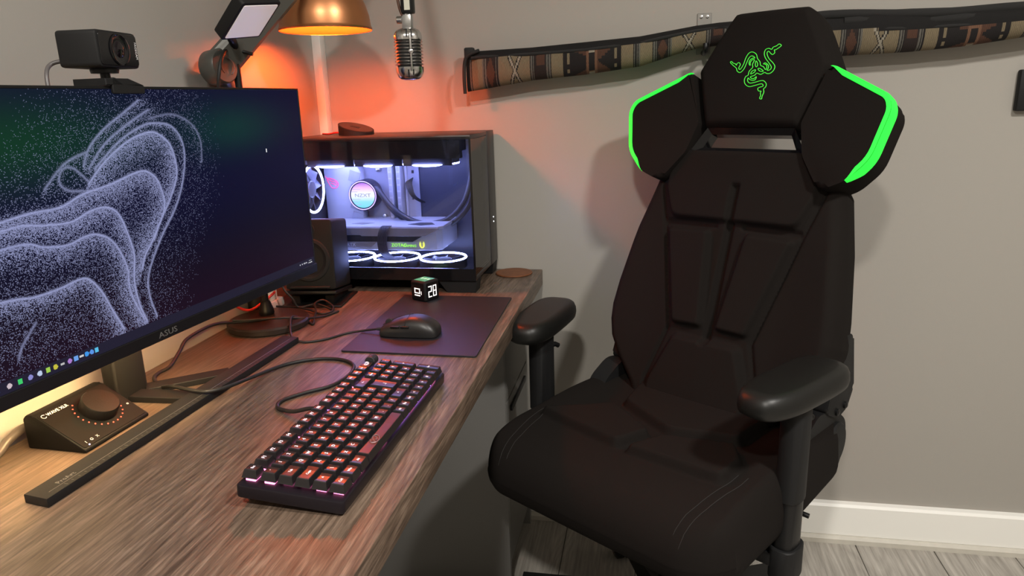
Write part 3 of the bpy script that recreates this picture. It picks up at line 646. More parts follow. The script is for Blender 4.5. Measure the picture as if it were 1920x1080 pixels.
def loft(name, rings, m, parent, sharp=40):
    n = len(rings[0]); V = [v for r in rings for v in r]; F = []
    for i in range(len(rings) - 1):
        for k in range(n): F.append((i * n + k, i * n + (k + 1) % n, (i + 1) * n + (k + 1) % n, (i + 1) * n + k))
    F += [tuple(range(n))[::-1], tuple((len(rings) - 1) * n + k for k in range(n))]
    return mk(name, V, F, m, parent, True, False, sharp)
loft('core', [ring(.0235, .029, .022), ring(.0235, .029, .078)], mat('grille_dark', (.02, .02, .02), .7), MIC)
loft('top_cap', [ring(.027, .033, .074), ring(.0272, .0335, .080), ring(.026, .032, .086), ring(.022, .027, .092), ring(.014, .017, .0955), ring(.004, .005, .0965)], CHROME, MIC)
loft('bottom_cap', [ring(.010, .013, .0), ring(.019, .023, .002), ring(.024, .029, .007), ring(.027, .033, .016), ring(.0272, .0335, .024)], CHROME, MIC)
for k in range(8):
    z = .0275 + k * .0060; loft('rib', [ring(.0265, .0325, z), ring(.0285, .0345, z + .0014), ring(.0265, .0325, z + .0028)], CHROME, MIC)
for sy in (-1,):
    tube('centre_bar', [mpt(.004, sy * .0335, .016), mpt(.004, sy * .0355, .03), mpt(.004, sy * .0355, .07), mpt(.004, sy * .033, .084)], .0022, CHROME, MIC, 10)
    lathe('badge', [(.0045, 0), (.0045, .002), (.003, .003)], CHROME, MIC, 16, tuple(mpt(.004, -.0355, .052)), axisR(mrot @ Vector((0, -1, 0))))
for k in range(-2, 4):
    a = math.radians(-90 + k * 20 - 5)
    for zz in ((.078, .091), (.004, .019)):
        lo, hi = zz; sw = .7 if lo > .05 else 1
        pts = [mpt(math.cos(a) * .0275, math.sin(a) * .0335, .078 if lo > .05 else .019), mpt(math.cos(a) * .026, math.sin(a) * .0317, .0855 if lo > .05 else .012), mpt(math.cos(a) * .0215, math.sin(a) * .026, .092 if lo > .05 else .0055)]
        tube('vent_slot', pts, .0016, mat('slot_black', (.008, .008, .008), .6), MIC, 6)
box('swivel_bracket', MI + Vector((-.009, -.006, .0955)), MI + Vector((.010, .008, .122)), STEEL, MIC, .002, 2)
cyl('swivel_knob', MI + Vector((-.020, 0, .112)), MI + Vector((-.009, 0, .112)), .007, CHROME, MIC, 16, .001)
cyl('swivel_stud', MI + Vector((0, 0, .118)), MI + Vector((0, 0, .1222)), .006, STEEL, MIC, 16)

# ---------------------------------------------------------------- key light on its stand
KL = thing('key_light', 'small square LED panel light on a black pole, switched off', 'light', (-.795, 1.325, .75))
lathe('stand_base', [(.0, .0002), (.080, .0002), (.083, .003), (.083, .012), (.080, .0155), (.0, .0165)], mat('base_bronze', (.035, .028, .025), .35, .4), KL, 56, (-.778, 1.315, .75), cap=False)
lathe('pole_foot', [(.015, .016), (.0165, .020), (.0155, .026), (.010, .043), (.0085, .046)], BLACK, KL, 28, (-.797, 1.343, .75))
cyl('pole', (-.797, 1.343, .79), (-.797, 1.343, 1.315), .0068, BLACK, KL, 16)
tube('ball_head', [(-.797, 1.343, 1.305), (-.788, 1.325, 1.318), (-.765, 1.275, 1.325), (-.722, 1.243, 1.352)], [.010, .008, .006, .008], BLACK, KL, 12)
# panel: centre, right axis, up axis
pc = Vector((-.6905, 1.23, 1.3413)); px = Vector((.2843, .952, .1133)).normalized(); pu = Vector((.7355, -.2924, .6112)); pu = (pu - px * pu.dot(px)).normalized(); pn = px.cross(pu).normalized()
if pn.z > 0: pn = -pn
pf = lambda a, b_, c: tuple(pc + px * a + pu * b_ + pn * c)
prism('panel_housing', rounded([(-.0455, -.0445), (.0455, -.0445), (.0455, .0445), (-.0455, .0445)], .006, 3), -.022, .0, BLACKM, KL, .002, 2, fn=pf)
prism('diffuser', rounded([(-.0395, -.0390), (.0395, -.0390), (.0395, .0390), (-.0395, .0390)], .003, 2), -.0005, .0012, mat('opal_diffuser', (.82, .76, .74), .35, emit=(1, .88, .88), es=.22), KL, .0003, 1, fn=pf)  # pale diffuser with a faint pinkish glow added to its colour

# ---------------------------------------------------------------- PC case
X0, X1, Y0, Y1, Z0, Z1 = -.842, -.396, 1.600, 1.845, .780, 1.120
PC = thing('desktop_computer', 'black glass desktop computer case lit white blue inside', 'computer', (-.62, 1.72, .75))
CASE = mat('case_black', (.022, .020, .021), .38)
box('top_panel', (X0, Y0, Z1 - .010), (X1, Y1, Z1), CASE, PC, .002)
box('bottom_panel', (X0, Y0 + .002, Z0), (X1, Y1, Z0 + .014), CASE, PC, .002)
prism('bottom_trim', [(X0, Z0), (X1, Z0), (X1, Z0 + .030), (X0, Z0 + .030)], Y0 - .003, Y0 + .004, GLOSSB, PC, .0006, 1, fn=lambda a, b, c: (a, c, b))
prism('top_trim', [(X0, Z1 - .052), (X1 - .028, Z1 - .052), (X1 - .028, Z1 - .010), (X0, Z1 - .010)], Y0 + .004, Y0 + .03, mat('top_shroud', (.008, .008, .011), .35), PC, fn=lambda a, b, c: (a, c, b))
box('back_panel', (X0, Y1 - .008, Z0), (X1, Y1, Z1), CASE, PC)
box('left_panel', (X0 - .003, Y0 + .004, Z0), (X0, Y1, Z1), CASE, PC)
box('front_column', (X1 - .006, Y1 - .075, Z0), (X1 + .001, Y1, Z1), CASE, PC, .001)
for yy, zz in ((Y1 - .035, .90), (Y1 - .035, .888)): lathe('status_light', [(.0015, 0), (.0015, .001)], mat('status_led', (1, 1, 1), .4, emit=(.9, .95, 1), es=4), PC, 10, (X1 + .0008, yy, zz), axisR((1, 0, 0)))
box('corner_trim', (X1 - .004, Y0 - .003, Z0 + .03), (X1 + .001, Y0 + .001, Z1 - .008), GLOSSB, PC)
gl = glass('tinted_glass', (.86, .87, .92))
box('glass_panel', (X0 + .002, Y0 - .003, Z0 + .030), (X1 - .004, Y0 + .0005, Z1 - .004), gl, PC)
box('glass_panel', (X1 - .003, Y0 + .001, Z0 + .014), (X1, Y1 - .075, Z1 - .010), gl, PC)
for xa, xb, ya, yb in ((-.470, -.400, Y0 + .002, Y0 + .05), (X0 + .005, X0 + .07, Y0 + .002, Y0 + .05), (-.470, -.400, Y1 - .05, Y1), (X0 + .005, X0 + .07, Y1 - .05, Y1)):
    prism('foot', [(xa, .7502), (xb, .7502), (xb + .004, Z0), (xa - .022, Z0)] if xa > -.6 else [(xa, .7502), (xb, .7502), (xb + .02, Z0), (xa - .002, Z0)], ya, yb, BLACKM, PC, .001, 1, fn=lambda a, b, c: (a, c, b))
# tray and motherboard
box('tray', (X0 + .002, Y1 - .040, Z0 + .014), (X1 - .006, Y1 - .034, Z1 - .012), PCNAVY, PC)
YM = Y1 - .041
mb = box('motherboard', (-.838, YM - .003, .862), (-.588, YM, 1.090), PCSILV, PC)
prism('io_shroud', [(-.838, 1.085), (-.776, 1.085), (-.735, 1.025), (-.735, .885), (-.838, .885)], YM - .035, YM - .003, PCWHITE, mb, .003, 2, fn=lambda a, b, c: (a, c, b))
for k in range(4): box('shroud_slat', (-.768, YM - .0365, .89 + k * .036), (-.738, YM - .0345, .918 + k * .036), PCSILV, mb, .0008, 1, R=Matrix.Rotation(math.radians(18), 3, 'Y'))
prism('heatsink', [(-.755, 1.090), (-.66, 1.090), (-.66, 1.062), (-.755, 1.062)], YM - .03, YM - .003, PCWHITE, mb, .002, 1, fn=lambda a, b, c: (a, c, b))
prism('chipset_cover', [(-.838, .885), (-.77, .885), (-.74, .862), (-.838, .862)], YM - .028, YM - .003, PCSILV, mb, .002, 1, fn=lambda a, b, c: (a, c, b))
for k, xx in enumerate((-.661, -.639, -.625)):
    rs = box('memory_stick' if k < 2 else 'memory_slot', (xx, YM - (.036 if k < 2 else .010), .888), (xx + (.011 if k < 2 else .006), YM - .003, 1.045), PCWHITE, mb, .001, 1)
    if k < 2:
        for q in range(9): box('heat_fin', (xx + .002, YM - .0372, .893 + q * .0165), (xx + .009, YM - .0358, .905 + q * .0165), PCSILV, rs)
CHIP = mat('chip_black', (.02, .02, .024), .4)
for (cx_, cz_, a, b_) in ((-.715, .892, .010, .008), (-.700, .885, .016, .002), (-.685, .887, .005, .004), (-.728, .882, .004, .003), (-.612, 1.06, .005, .006), (-.604, 1.02, .006, .008), (-.612, .99, .005, .005), (-.607, .95, .004, .006), (-.66, .895, .003, .004), (-.735, .90, .004, .003), (-.67, 1.05, .004, .004), (-.690, 1.045, .006, .003)):
    box('chip', (cx_ - a / 2, YM - .0052, cz_ - b_ / 2), (cx_ + a / 2, YM - .003, cz_ + b_ / 2), CHIP, mb)
# red emblem on the shroud
RG = mat('emblem_red', (.7, .05, .15), .5, emit=(1, .08, .28), es=.9)
em = [[(-.829, 1.008), (-.812, 1.006), (-.800, .997), (-.803, .985), (-.816, .983), (-.824, .993)], [(-.821, 1.002), (-.806, .998), (-.804, .992)], [(-.819, .996), (-.808, .992), (-.806, .988)], [(-.834, 1.014), (-.827, 1.006), (-.820, 1.004)]]
V = []; F = []
for i_, l_ in enumerate(em):
    v, f = tubegeo(cat([(a, YM - .0362, b_) for a, b_ in l_], 4, i_ == 0), .0011, 5, i_ == 0); o = len(V); V += v; F += [tuple(q + o for q in ff) for ff in f]
mk('board_emblem', V, F, RG, mb, True)['label'] = 'glowing red eye emblem'
# pump
PU = Vector((-.730, YM - .03, .964)); Rn = axisR((0, -1, 0))
pm = lathe('pump_block', [(.040, -.026), (.040, .012), (.0385, .016), (.035, .016), (.034, .014), (0, .014)], mat('pump_black', (.02, .02, .03), .3), PC, 48, tuple(PU), Rn, cap=False)
V, F = tubegeo([PU + Vector((math.cos(t) * .0365, -.0162, math.sin(t) * .0365)) for t in [2 * PI * k / 64 for k in range(64)]], .0011, 5, True)
mk('pump_ring', V, F, mat('pump_ring_light', (.5, .4, 1), .5, emit=(.75, .5, 1.0), es=1.6), pm, True)
pmat = bpy.data.materials.new('pump_display'); pmat.use_nodes = True; nt = pmat.node_tree; bs = nt.nodes['Principled BSDF']
tc = nt.nodes.new('ShaderNodeTexCoord'); sx_ = nt.nodes.new('ShaderNodeSeparateXYZ'); cr = nt.nodes.new('ShaderNodeValToRGB'); mr = nt.nodes.new('ShaderNodeMapRange')
nt.links.new(tc.outputs['Generated'], sx_.inputs[0]); nt.links.new(sx_.outputs['Z'], cr.inputs[0]); nt.links.new(cr.outputs[0], bs.inputs['Emission Color']); bs.inputs['Emission Strength'].default_value = 1.25; bs.inputs['Base Color'].default_value = (.1, .1, .1, 1)
e = cr.color_ramp; e.elements[0].position = .02; e.elements[0].color = (.15, .75, .75, 1); e.elements[1].position = .98; e.elements[1].color = (.45, .08, .75, 1)
for p_, c_ in ((.25, (.25, .8, 1, 1)), (.45, (.95, .98, 1, 1)), (.62, (1, .95, 1, 1)), (.82, (.95, .45, .9, 1))): q = e.elements.new(p_); q.color = c_
dp = lathe('pump_display', [(.0325, 0), (.0325, .001)], pmat, pm, 48, tuple(PU + Vector((0, -.0142, 0))), Rn)
for k in range(8):
    zz = -.024 + k * .0066
    if abs(zz) < .005: continue
    L = math.sqrt(.0325 ** 2 - zz ** 2) * (.55 if k % 2 else .8); box('display_line', PU + Vector((-math.sqrt(.0325 ** 2 - zz ** 2), -.0158, zz)), PU + Vector((-math.sqrt(.0325 ** 2 - zz ** 2) + L, -.0153, zz + .0011)), mat('line_violet', (.3, .2, .5), .5, emit=(.5, .45, .8), es=.8), dp)
text('pump_lettering', 'NZXT', .0125, PU + Vector((0, -.0158, 0)), (1, 0, 0), (0, 0, 1), mat('letter_grey', (.25, .3, .3), .5), dp, stretch=1.3)
TUB = mat('coolant_tube', (.02, .02, .026), .45)
tube('coolant_hose', cat([PU + Vector((.028, .0, .022)), PU + Vector((.045, -.02, .018)), (-.655, YM - .06, .945), (-.61, YM - .07, .912), (-.56, YM - .07, .895), (-.50, YM - .07, .905), (-.455, YM - .06, .95), (-.435, YM - .05, 1.02), (-.432, YM - .06, 1.07)], 8), .0068, TUB, PC, 12)
tube('coolant_hose', cat([PU + Vector((.030, .0, .008)), PU + Vector((.05, -.012, .002)), (-.655, YM - .045, .93), (-.61, YM - .052, .898), (-.56, YM - .052, .880), (-.495, YM - .052, .890), (-.445, YM - .045, .94), (-.422, YM - .04, 1.02), (-.42, YM - .04, 1.07)], 8), .0068, TUB, PC, 12)
for k in range(6): tube('power_wire', cat([(-.602 - k * .0035, YM - .012, 1.005 - k * .002), (-.600 - k * .003, YM - .03, .99), (-.592 - k * .002, YM - .03, .96), (-.575 - k * .002, YM - .004, .94)], 5), .0017, CABLE, PC, 6)
for zz, xx in ((1.03, -.76), (1.028, -.695), (.905, -.685)): lathe('mount_screw', [(.006, 0), (.006, .010), (.003, .012)], STEEL, PC, 14, (xx, YM - .008, zz), Rn)
# fans
def fan(cpos, axis, ringm, blades=True, name='fan'):
    R = axisR(axis); c = Vector(cpos)
    fr = lathe(name, [(.0595, -.011), (.0595, .011), (.0555, .011), (.0555, -.011)], mat('fan_frame', (.03, .03, .035), .5), PC, 40, tuple(c), R, cap=False)
    V, F = tubegeo([c + R @ Vector((math.cos(t) * .0572, math.sin(t) * .0572, .0112)) for t in [2 * PI * k / 64 for k in range(64)]], .0027, 6, True); mk('light_ring', V, F, ringm, fr, True)
    lathe('hub', [(.021, -.008), (.021, .007), (.019, .009), (0, .0095)], mat('fan_hub', (.06, .06, .07), .4), fr, 24, tuple(c), R, cap=False)
    for k in range(9):
        a = 2 * PI * k / 9; V = []
        for rr, da, hh in ((.019, 0, .006), (.054, .22, .006), (.054, .60, -.006), (.019, .50, -.006)): V.append(c + R @ Vector((math.cos(a + da) * rr, math.sin(a + da) * rr, hh)))
        for v in V[:4]: V.append(v + R @ Vector((0, 0, .0012)))
        mk('blade', V, [(0, 1, 2, 3), (4, 5, 6, 7), (0, 1, 5, 4), (1, 2, 6, 5), (2, 3, 7, 6), (3, 0, 4, 7)], mat('fan_blade', (.09, .09, .11), .4), fr)
    return fr
for xx in (-.745, -.6235, -.502): fan((xx, 1.694, Z0 + .016 + .0085), (0, 0, 1), LED_W, name='bottom_fan')
for xx in (-.752, -.6305, -.509): fan((xx, 1.690, 1.063), (0, 0, -1), LED_T, name='top_fan')
fan((X0 + .016, 1.655, .994), (1, 0, 0), LED_W, name='side_fan')
# radiator above the top fans with light gaps
box('radiator', (-.815, 1.63, 1.078), (-.445, 1.75, 1.106), mat('radiator_black', (.015, .015, .018), .5), PC, .001)
# top fan housings seen edge-on: bright lens-shaped gaps
for xx in (-.752, -.6305, -.509):
    for zz, hgt, wd in ((1.074, .0050, .047), (1.0525, .0045, .036)):
        P = [(xx - wd, zz + hgt / 2)] + [(xx - wd + 2 * wd * k / 12, zz + hgt / 2 - hgt * 1.0 * math.sin(PI * k / 12)) for k in range(13)] + [(xx + wd, zz + hgt / 2)]
        P = [(xx + wd * math.cos(PI * k / 16), zz - hgt * math.sin(PI * k / 16)) for k in range(17)] 
        prism('fan_light', P, 1.6245, 1.627, LED_T, PC, fn=lambda a, b, c: (a, c, b))
    box('fan_edge', (xx - .0595, 1.6275, 1.050), (xx + .0595, 1.634, 1.078), mat('fan_frame', (.03, .03, .035), .5), PC, .001)
# graphics card
G0, G1, GY0, GY1, GZ0, GZ1 = -.832, -.492, 1.650, YM - .004, .842, .902
gc = prism('graphics_card', [(G0, GY0), (G1 - .012, GY0), (G1, GY0 + .014), (G1, GY1), (G0, GY1)], GZ0, GZ1 - .008, PCWHITE, PC, .002, 1)
prism('backplate', [(G0, GY0 - .002), (G1 - .010, GY0 - .002), (G1 + .003, GY0 + .013), (G1 + .003, GY1), (G0, GY1)], GZ1 - .008, GZ1, PCWHITE, gc, .0012, 1)
prism('grey_rail', [(G0, GZ1 - .020), (-.70, GZ1 - .020), (-.695, GZ1 - .024), (-.53, GZ1 - .024), (G1 - .006, GZ1 - .008), (G1 - .006, GZ1 - .003), (G0, GZ1 - .003)], GY0 - .0045, GY0 + .003, PCGREY, gc, .0006, 1, fn=lambda a, b, c: (a, c, b))
prism('dark_vent', [(G0, GZ0 + .022), (-.565, GZ0 + .022), (-.535, GZ1 - .022), (G0, GZ1 - .022)], GY0 - .0012, GY0 + .002, mat('vent_dark', (.025, .024, .027), .6), gc, fn=lambda a, b, c: (a, c, b))
sp = prism('name_plate', [(G0, GZ0 + .008), (-.672, GZ0 + .008), (-.655, GZ0 + .021), (G0, GZ0 + .021)], GY0 - .0030, GY0 + .001, PCGREY, gc, .0004, 1, fn=lambda a, b, c: (a, c, b))
text('card_lettering', 'GEFORCE RTX', .0120, (-.752, GY0 - .0033, GZ0 + .0142), (1, 0, 0), (0, 0, 1), WTXT, sp)
GL = mat('card_light_green', (.2, .6, .05), .5, emit=(.35, 1.0, .05), es=1.5)
text('lit_lettering', 'ZOTAC', .0115, (-.600, GY0 - .0030, GZ0 + .0135), (1, 0, 0), (0, 0, 1), GL, gc); text('lit_lettering', 'GAMING', .0085, (-.572, GY0 - .0030, GZ0 + .0120), (1, 0, 0), (0, 0, 1), GL, gc)
YL = mat('card_light_yellow', (.6, .6, .05), .5, emit=(.9, 1.0, .10), es=1.6)
V = []; F = []
for s_ in (-1, 1):
    for q in (0, 1):
        pts = cat([(-.541 + s_ * .0008, GY0 - .002, GZ0 + .007), (-.541 + s_ * (.0050 - q * .002), GY0 - .002, GZ0 + .0115), (-.541 + s_ * (.0058 - q * .0025), GY0 - .002, GZ0 + .017), (-.541 + s_ * (.0040 - q * .002), GY0 - .002, GZ0 + .0225 - q * .003)], 4)
        v, f = tubegeo(pts, [.0012 * (1 - .6 * k / len(pts)) for k in range(len(pts))], 5); o = len(V); V += v; F += [tuple(x_ + o for x_ in ff) for ff in f]
mk('lit_emblem', V, F, YL, gc, True)['label'] = 'yellow lit laurel emblem'
prism('plate_cutout', [(-.585, GY0 + .03), (-.545, GY0 + .012), (-.515, GY0 + .03), (-.530, GY0 + .055), (-.560, GY0 + .055)], GZ1 - .0005, GZ1 + .0004, mat('vent_dark'), gc)
prism('plate_cutout', [(-.735, GY0 + .035), (-.700, GY0 + .028), (-.680, GY0 + .05), (-.720, GY0 + .055)], GZ1 - .0005, GZ1 + .0004, mat('plate_bronze', (.22, .2, .19), .4, .4), gc)
for k in range(7):
    xx = -.640 + k * .0036
    tube('card_cable', cat([(xx, GY0 + .004, GZ1 + .000), (xx - .002, GY0 - .012, GZ1 - .004), (xx - .008, GY0 - .018, GZ1 - .030), (xx - .007, GY0 - .014, GZ0 + .0), (xx + .002, GY0 - .002, GZ0 - .018), (xx + .012, GY0 + .01, GZ0 - .030)], 6), .0017, mat('sleeved_cable', (.03, .03, .035), .5), gc, 6)
# charger puck on the case
cp = Vector((-.725, 1.74, 1.1202)); CP = thing('wireless_charger', 'black wedge shaped round charging pad on top of the computer', 'charger', tuple(cp))
V = []; n = 40
for zf, sc_ in ((0, 1.), (1, 1.), (1.02, .93)):
    for k in range(n):
        a = 2 * PI * k / n; x, y = math.cos(a) * .044 * sc_, math.sin(a) * .044 * sc_; h = .0185 - .26 * x + .12 * y; V.append(cp + Vector((x, y, 0 if zf == 0 else h * zf)))
F = [(i * n + k, i * n + (k + 1) % n, (i + 1) * n + (k + 1) % n, (i + 1) * n + k) for i in range(2) for k in range(n)] + [tuple(range(n))[::-1]]
mk('body', V, F, BLACKM, CP, True, False, 30)
V = [cp + Vector((math.cos(2 * PI * k / n) * .041, math.sin(2 * PI * k / n) * .041, (.0192 - .26 * math.cos(2 * PI * k / n) * .041 + .12 * math.sin(2 * PI * k / n) * .041))) for k in range(n)]
mk('pad_top', V, [tuple(range(n))], mat('charger_top', (.03, .022, .02), .4), CP)
box('pad_mark', (-.012, -.008, .0190), (.010, .006, .0200), mat('dark_print', (.006, .006, .006), .4), CP, .0002, 1, True, R=Matrix.Rotation(math.radians(14.5), 3, 'Y') @ Matrix.Rotation(math.radians(6.8), 3, 'X'))
tube('cable', cat([cp + Vector((-.042, -.004, .006)), cp + Vector((-.055, -.006, .006)), cp + Vector((-.075, .0, .003)), cp + Vector((-.10, .02, .003))], 6), .0022, REDC, CP)

# ---------------------------------------------------------------- speaker on a tilted stand
SP = thing('desk_speaker', 'black bookshelf speaker half hidden behind the monitor edge', 'speaker', (-.757, 1.522, .75), (0, 0, math.radians(6)))
tl = Matrix.Rotation(math.radians(-8), 3, 'X')
def spf(a, b_, c): q = tl @ Vector((a, c, b_)); return (q.x, q.y, q.z + .030)
prism('cabinet', rounded([(-.059, 0), (.059, 0), (.054, .160), (-.054, .160)], .008, 3), -.060, .050, mat('speaker_grey', (.010, .010, .010), .6, spec=.3), SP, .004, 2, True, spf)
Rf = axisR(tl @ Vector((0, -1, 0)))
lathe('surround', [(.050, 0), (.048, .003), (.042, .004), (.038, .001), (.036, .001)], RUB, SP, 40, spf(-.002, .068, -.060), Rf, True, cap=False)
lathe('cone', [(.037, .001), (.014, -.012), (.012, -.006), (0, -.001)], mat('cone_black', (.012, .012, .014), .4), SP, 40, spf(-.002, .068, -.0605), Rf, True, cap=False)
lathe('tweeter', [(.017, 0), (.016, .002), (.011, .001), (.008, .004), (0, .006)], RUB, SP, 30, spf(-.002, .136, -.060), Rf, True, cap=False)
box('bass_slot', (-.046, -.0662, .043), (.046, -.056, .0475), mat('slot_black'), SP, .001, 1, True)
for s_ in (-1, 1): prism('stand_leg', [(s_ * .03, -.055), (s_ * .05, -.055), (s_ * .05, .05), (s_ * .03, .05)][::s_], .004, .024, BLACK, SP, .001, 1, True)
box('stand_plate', (-.058, -.066, .0202), (.060, .056, .0285), BLACK, SP, .002, 2, True, R=tl)
box('stand_base', (-.060, -.075, .0003), (.072, .056, .0045), BLACK, SP, .001, 1, True)

# ---------------------------------------------------------------- audio interface wedge
AI = thing('audio_interface', 'black wedge audio interface with round dial and red light ring', 'audio interface', (-.785, .815, .75), (0, 0, -math.radians(2)))
prism('body', rounded([(-.044, .0004), (.050, .0004), (.050, .005), (-.026, .050), (-.038, .050), (-.044, .044)], .003, 2), -.061, .061, mat('interface_black', (.004, .004, .004), .55, spec=.15), AI, .002, 2, True, lambda a, b, c: (a, c, b))
su = Vector((-.076, 0, .045)).normalized(); srt = Vector((0, 1, 0)); sn = srt.cross(su)
if sn.z < 0: sn = -sn
c0 = Vector((.012, 0, .0275)); fp = lambda a, b_, h=0.: c0 + srt * a + su * b_ + sn * h
prism('face_plate', rounded([(-.059, -.041), (.059, -.041), (.059, .041), (-.059, .041)], .004, 3), -.0004, .0008, mat('face_satin', (.004, .004, .004), .6, spec=.12), AI, .0003, 1, True, lambda a, b, c: tuple(fp(a, b, c)))
dc = fp(.012, .004, .0008)
lathe('dial', [(.0255, 0), (.0255, .014), (.024, .016), (0, .0165)], mat('dial_black', (.004, .004, .004), .5, bump=.2, bscale=500, spec=.2), AI, 40, tuple(dc), axisR(sn), True, cap=False)
LR = mat('led_red', (.8, .05, .03), .4, emit=(1, .10, .05), es=3.0)
for k in range(19):
    if k in (15, 16): continue
    a = math.radians(130 + k * 14.5); p = fp(.012 + math.cos(a) * .0325, .004 + math.sin(a) * .0325, .0008)
    lathe('indicator_light', [(.0010, 0), (.0010, .0005)], LR, AI, 8, tuple(p), axisR(sn), True)
text('name_lettering', 'WAVE XLR', .0072, fp(-.030, .034, .0011), srt, su, WTXT, AI, True)
V, F = tubegeo([fp(-.0525 + math.cos(t) * .0032, .034 + math.sin(t) * .0032, .001) for t in [2 * PI * (k + 2) / 20 for k in range(17)]], .0004, 4); mk('name_emblem', V, F, WTXT, AI, False, True)
for a, s_ in ((-.050, 'I'), (-.040, 'O'), (-.030, 'X')): text('symbol', s_, .006, fp(a, -.034, .0011), srt, su, WTXT, AI, True)
lathe('symbol_light', [(.0012, 0), (.0012, .0005)], mat('led_violet', (.7, .6, 1), .4, emit=(.7, .6, 1), es=2), AI, 8, tuple(fp(-.050, -.0395, .001)), axisR(sn), True)
text('symbol', 'o', .007, fp(.052, -.012, .0011), srt, su, WTXT, AI, True)
XLR = tag(tube('connector_cable', cat([(-.8320, .805, .774), (-.842, .79, .774), (-.848, .77, .773), (-.850, .745, .766), (-.848, .72, .756), (-.845, .66, .754)], 6), [.009] * 7 + [.006] * 24, mat('cable_grey', (.14, .12, .11), .35, .3)), 'thick grey microphone cable plugged into the back of the audio interface', 'cable')

# ---------------------------------------------------------------- mouse, pad, cube clock, coaster
tag(prism('mouse_pad', rounded([(-.556, 1.172), (-.296, 1.168), (-.304, 1.560), (-.563, 1.563)], .006, 3), .7502, .7535, PAD, None, .0006, 1), 'dark thin rectangular mouse pad on the desk', 'mouse pad')
MS = thing('mouse', 'black wired gaming mouse on the dark pad', 'mouse', (-.455, 1.277, .7536), (0, 0, math.radians(1)))
secs = [(-.058, .021, .012, .0), (-.052, .026, .019, 0), (-.035, .029, .027, 0), (-.012, .0295, .0355, 0), (.010, .0295, .040, 0), (.030, .0305, .038, 0), (.045, .0295, .031, 0), (.055, .026, .022, 0), (.061, .018, .013, 0)]
V = []; F = []; n = 28
for (x, hy, hz, _) in secs:
    for k in range(n):
        a = 2 * PI * k / n; cy, sz = math.cos(a), math.sin(a); y = hy * math.copysign(abs(cy) ** .75, cy); z = hz * (max(0, sz) ** .8) if sz > 0 else 0
        if sz <= 0: y *= .92
        elif z < hz * .45: y *= .93 + .07 * (z / (hz * .45))
        V.append((x, y, .0012 + z))
for i in range(len(secs) - 1):
    for k in range(n): F.append((i * n + k, i * n + (k + 1) % n, (i + 1) * n + (k + 1) % n, (i + 1) * n + k))
F += [tuple(range(n))[::-1], tuple((len(secs) - 1) * n + k for k in range(n))]
mb_ = mk('shell', V, F, mat('mouse_black', (.016, .015, .015), .40, bump=.05, bscale=800), MS, True, True, 50)
sd_ = mb_.modifiers.new('subdivision', 'SUBSURF'); sd_.levels = 1; sd_.render_levels = 2
for xx in (-.030, -.010): box('side_button', (xx, -.0300, .0205), (xx + .0175, -.0265, .0250), BLACK, MS, .0012, 2, True)
cyl('scroll_wheel', (-.040, -.004, .0235), (-.040, .004, .0235), .0085, RUB, MS, 20, .001, True)
tube('seam', cat([(-.055, 0, .0185), (-.035, 0, .0290), (-.012, 0, .0378), (.010, 0, .0420)], 6), .0006, mat('seam_black', (.004, .004, .004), .6), MS, 5, local=True)
tube('seam', cat([(-.002, -.0278, .020), (.000, -.022, .034), (.003, -.010, .0400), (.004, 0, .0412), (.003, .010, .0400)], 6), .0005, mat('seam_black'), MS, 5, local=True)
tube('strain_relief', [(-.056, 0, .009), (-.068, 0, .009)], [.0042, .0028], RUB, MS, 10, local=True)
tag(tube('mouse_cable', cat([(-.522, 1.276, .7628), (-.555, 1.279, .757), (-.587, 1.272, .7528), (-.614, 1.233, .7528), (-.649, 1.213, .7528), (-.680, 1.226, .757), (-.705, 1.27, .770), (-.7205, 1.312, .772), (-.705, 1.338, .7555), (-.683, 1.323, .7528), (-.6955, 1.355, .7560), (-.712, 1.40, .760), (-.728, 1.43, .766), (-.718, 1.452, .768), (-.69, 1.438, .758), (-.682, 1.41, .7535), (-.70, 1.392, .7545), (-.735, 1.412, .757), (-.78, 1.428, .757), (-.83, 1.43, .757)], 8), .0024, CABLE, None, 8), 'black braided mouse cable looping from the mouse toward the speaker', 'cable')
CB = thing('cube_clock', 'small black cube clock with white digits behind the mouse', 'clock', (-.502, 1.531, .7536), (0, 0, -math.radians(27)))
box('body', (-.0235, -.0235, 0), (.0235, .0235, .047), BLACKM, CB, .005, 3, True)
for nm, rr, nn in (('face', Vector((1, 0, 0)), Vector((0, -1, 0))), ('face', Vector((0, 1, 0)), Vector((1, 0, 0)))):
    c = nn * .0236 + Vector((0, 0, .0235)); prism(nm, rounded([(-.019, -.019), (.019, -.019), (.019, .019), (-.019, .019)], .003, 2), -.0004, .0003, GLOSSB, CB, 0, 1, True, lambda a, b, q: tuple(c + rr * a + Vector((0, 0, b)) + nn * q))
DG = mat('digit_white', (.9, .9, .9), .5, emit=(1, .95, .9), es=.95)
def digits(seg, rr, nn, org):
    V = []; F = []
    for (a, b_, w_, h_) in seg:
        c = org + rr * a + Vector((0, 0, b_)) + nn * .0006; o = len(V)
        for t_ in (0, .0005): V += [c + rr * -w_ + Vector((0, 0, -h_)) + nn * t_, c + rr * w_ + Vector((0, 0, -h_)) + nn * t_, c + rr * w_ + Vector((0, 0, h_)) + nn * t_, c + rr * -w_ + Vector((0, 0, h_)) + nn * t_]
        F += [tuple(o + q for q in f) for f in ((0, 1, 2, 3), (4, 5, 6, 7), (0, 1, 5, 4), (1, 2, 6, 5), (2, 3, 7, 6), (3, 0, 4, 7))]
    return mk('digits', V, F, DG, CB, False, True)
L1 = Vector((0, -1, 0)) * .0236 + Vector((0, 0, .0235)); t_ = .0011
